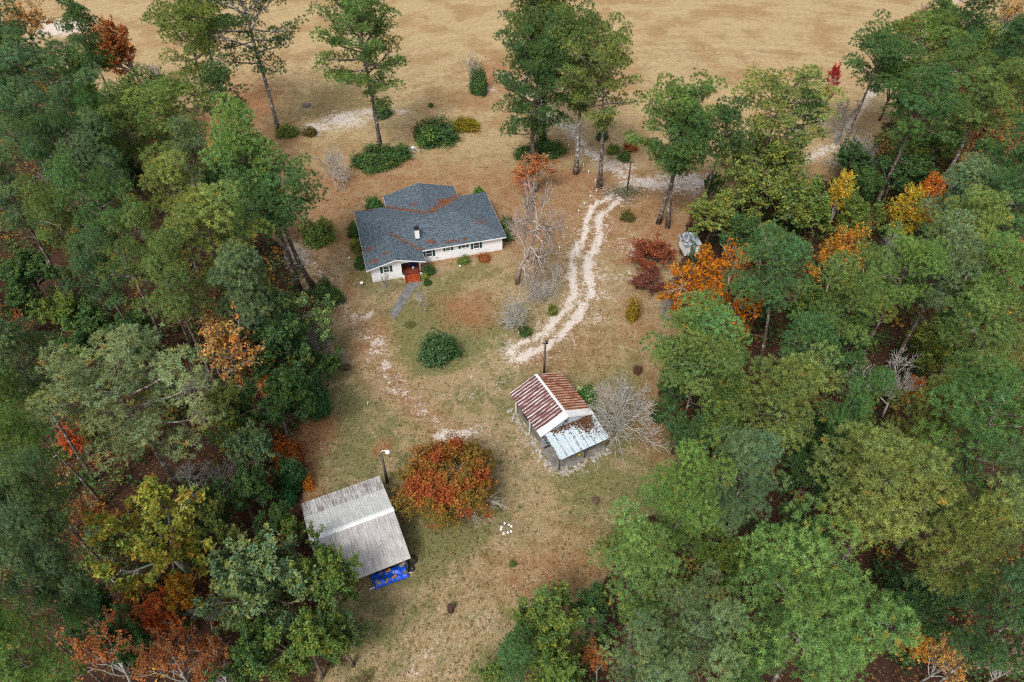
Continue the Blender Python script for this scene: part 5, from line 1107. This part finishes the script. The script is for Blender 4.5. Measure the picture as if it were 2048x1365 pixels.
# brush pile at the driveway bend
br_ = np.random.RandomState(77); x, y = G(1240, 388); bp = MB()
for i in range(90):
    a, b = br_.normal(0, 1.3, 2), br_.uniform(0, 6.3); l = br_.uniform(.8, 2.6); z = br_.uniform(.05, .7); q = np.array([a[0]*1.5, a[1], z]); d = np.array([math.cos(b), math.sin(b), br_.normal(0, .2)])*l
    bp.tube([q-d*.5, q+br_.normal(0, .08, 3), q+d*.5], [.035, .03, .012], 4)
bpo = empty('brush_pile', (x, y, 0), 0, 'heap of cut branches at the driveway bend', 'brush pile'); o = bp.build('branches', M['grey_bark'], bpo); o['kind'] = 'stuff'
q = np.stack([br_.normal(.8, 1.5, 700), br_.normal(0, 1.0, 700), br_.uniform(.05, .9, 700)], 1); o = link('foliage', leaves_mesh('foliage', br_, q, tint_of(br_, 700, .3, .2), .13, M['leaf']), bpo); o.color = (.13, .14, .06, 1)
for px, py, l, a, lab in ((1655, 1125, 5.0, -35, 'white dead branch lying on the dark leaf litter'), (115, 920, 3.5, 60, 'pale dead branch hanging in the wood beside the bright-tipped pine')):
    x, y = G(px, py, .5); f = MB(); rr = np.random.RandomState(px)
    d = np.array([math.cos(R(a)), math.sin(R(a)), .25]); f.tube([-d*l*.5, rr.normal(0, .1, 3), d*l*.5], [.09, .07, .03], 6)
    for i in range(9):
        t = rr.uniform(-.1, .5); s = np.array([rr.normal(0, 1), rr.normal(0, 1), .5])*.9; f.tube([d*l*t, d*l*t+s*.6, d*l*t+s*1.1+d*.4], [.04, .025, .01], 4, False)
    tag(f.build('dead_branch', M['pale_bark'], None, False, (x, y, 1.0)), lab, 'branch')

# ------------------------------------------------------------------ undergrowth of the woods: one uncountable mass
ur = np.random.RandomState(123); cen = []; tin = []
WL, WR = np.array(WOOD_L), np.array(WOOD_R)
cand = np.stack([ur.uniform(-150, 150, 16000), ur.uniform(14, 215, 16000)], 1); okm = (inside(cand[:, 0], cand[:, 1], WOOD_L) | inside(cand[:, 0], cand[:, 1], WOOD_R))
px_, py_ = P(cand[:, 0], cand[:, 1], 1.0); okm &= (px_ > -60) & (px_ < 2110) & (py_ > -30) & (py_ < 1420)
lxy = np.array([G(1630, 1120), G(1860, 310)]); okm &= np.hypot(cand[:, 0]-lxy[0, 0], cand[:, 1]-lxy[0, 1]) > 4.0
road_d = line_dist(cand[:, 0], cand[:, 1], ROAD); okm &= road_d > 4
cand = cand[okm]; dens = fbm(cand[:, 0], cand[:, 1], 9, 2); cand = cand[dens > .30][:3000]
upal = np.array([(.030, .062, .022), (.045, .080, .025), (.075, .085, .026), (.10, .10, .03), (.17, .075, .022), (.24, .135, .025), (.12, .085, .06)]); uw = [.30, .24, .18, .10, .07, .06, .05]
for (x, y) in cand:
    s = ur.uniform(.6, 1.7); hh = ur.uniform(.8, 4.6); n = int(36*s*(.6+.2*hh)); c = upal[ur.choice(7, p=uw)]*ur.uniform(1.3, 2.1)
    u = nrm(ur.normal(size=(n, 3))); u[:, 2] = np.abs(u[:, 2]); q = u*ur.uniform(.4, 1, (n, 1))*np.array([s, s, hh]) + np.array([x, y, .1]); cen.append(q); tin.append(c*ur.uniform(.7, 1.3, (n, 1)))
cen = np.concatenate(cen); tin = np.concatenate(tin)
o = link('undergrowth', leaves_mesh('undergrowth', ur, cen, tin, .21, M['leaf'])); o.color = (1, 1, 1, 1)
tag(o, 'tangled undergrowth of saplings and brush beneath the trees of both woods', 'undergrowth', kind='stuff')

# ------------------------------------------------------------------ dry grass tufts and stalks over the yard and field edge
gr_ = np.random.RandomState(55); n0 = 30000
px_ = gr_.uniform(300, 1800, n0); py_ = gr_.uniform(100, 1400, n0); gp_ = np.array([G(a_, b_) for a_, b_ in zip(px_, py_)])
gp_ = gp_ + gr_.normal(0, .5, gp_.shape); x_, y_ = gp_[:, 0], gp_[:, 1]
sm, gm, tm, wm_, fm, km = masks(x_.copy(), y_.copy()); ok_ = (wm_ < .5) & (sm + .25*gr_.rand(n0) < .75)
hl = np.array([to_local(house, a_, b_) for a_, b_ in gp_]); ok_ &= ~((hl[:, 0] > -.2) & (hl[:, 0] < 20.8) & (hl[:, 1] > -1.2) & (hl[:, 1] < 18.4))
bl_ = np.array([to_local(barn, a_, b_) for a_, b_ in gp_]); ok_ &= ~((bl_[:, 0] > 0) & (bl_[:, 0] < 8.1) & (bl_[:, 1] < .2) & (bl_[:, 1] > -12.2))
sl_ = np.array([to_local(shed, a_, b_) for a_, b_ in gp_]); ok_ &= ~((np.abs(sl_[:, 0]) < 3.5) & (sl_[:, 1] < .3) & (sl_[:, 1] > -10.6))
ok_ &= ~inside(x_, y_, wk); gp_ = gp_[ok_]; gm = gm[ok_]; tm = tm[ok_]; fm = fm[ok_]; m_ = len(gp_); k4 = 4
gc = np.where((gr_.rand(m_) < .15 + .75*gm)[:, None], np.array([.130, .140, .050]), np.where((gr_.rand(m_) < tm*.8)[:, None], np.array([.27, .135, .065]), np.array([.40, .31, .185])))*gr_.uniform(.7, 1.35, (m_, 1))
gv_ = np.concatenate([np.repeat(gp_, k4, 0) + gr_.normal(0, .10, (m_*k4, 2)), gr_.uniform(.02, .10, (m_*k4, 1))], 1)
o = link('grass', leaves_mesh('grass', gr_, gv_, np.repeat(gc, k4, 0), .125, M['leaf'], asp=.22)); o.color = (1, 1, 1, 1)
tag(o, 'short dry grass tufts and fallen stalks over the yard', 'grass', kind='stuff')
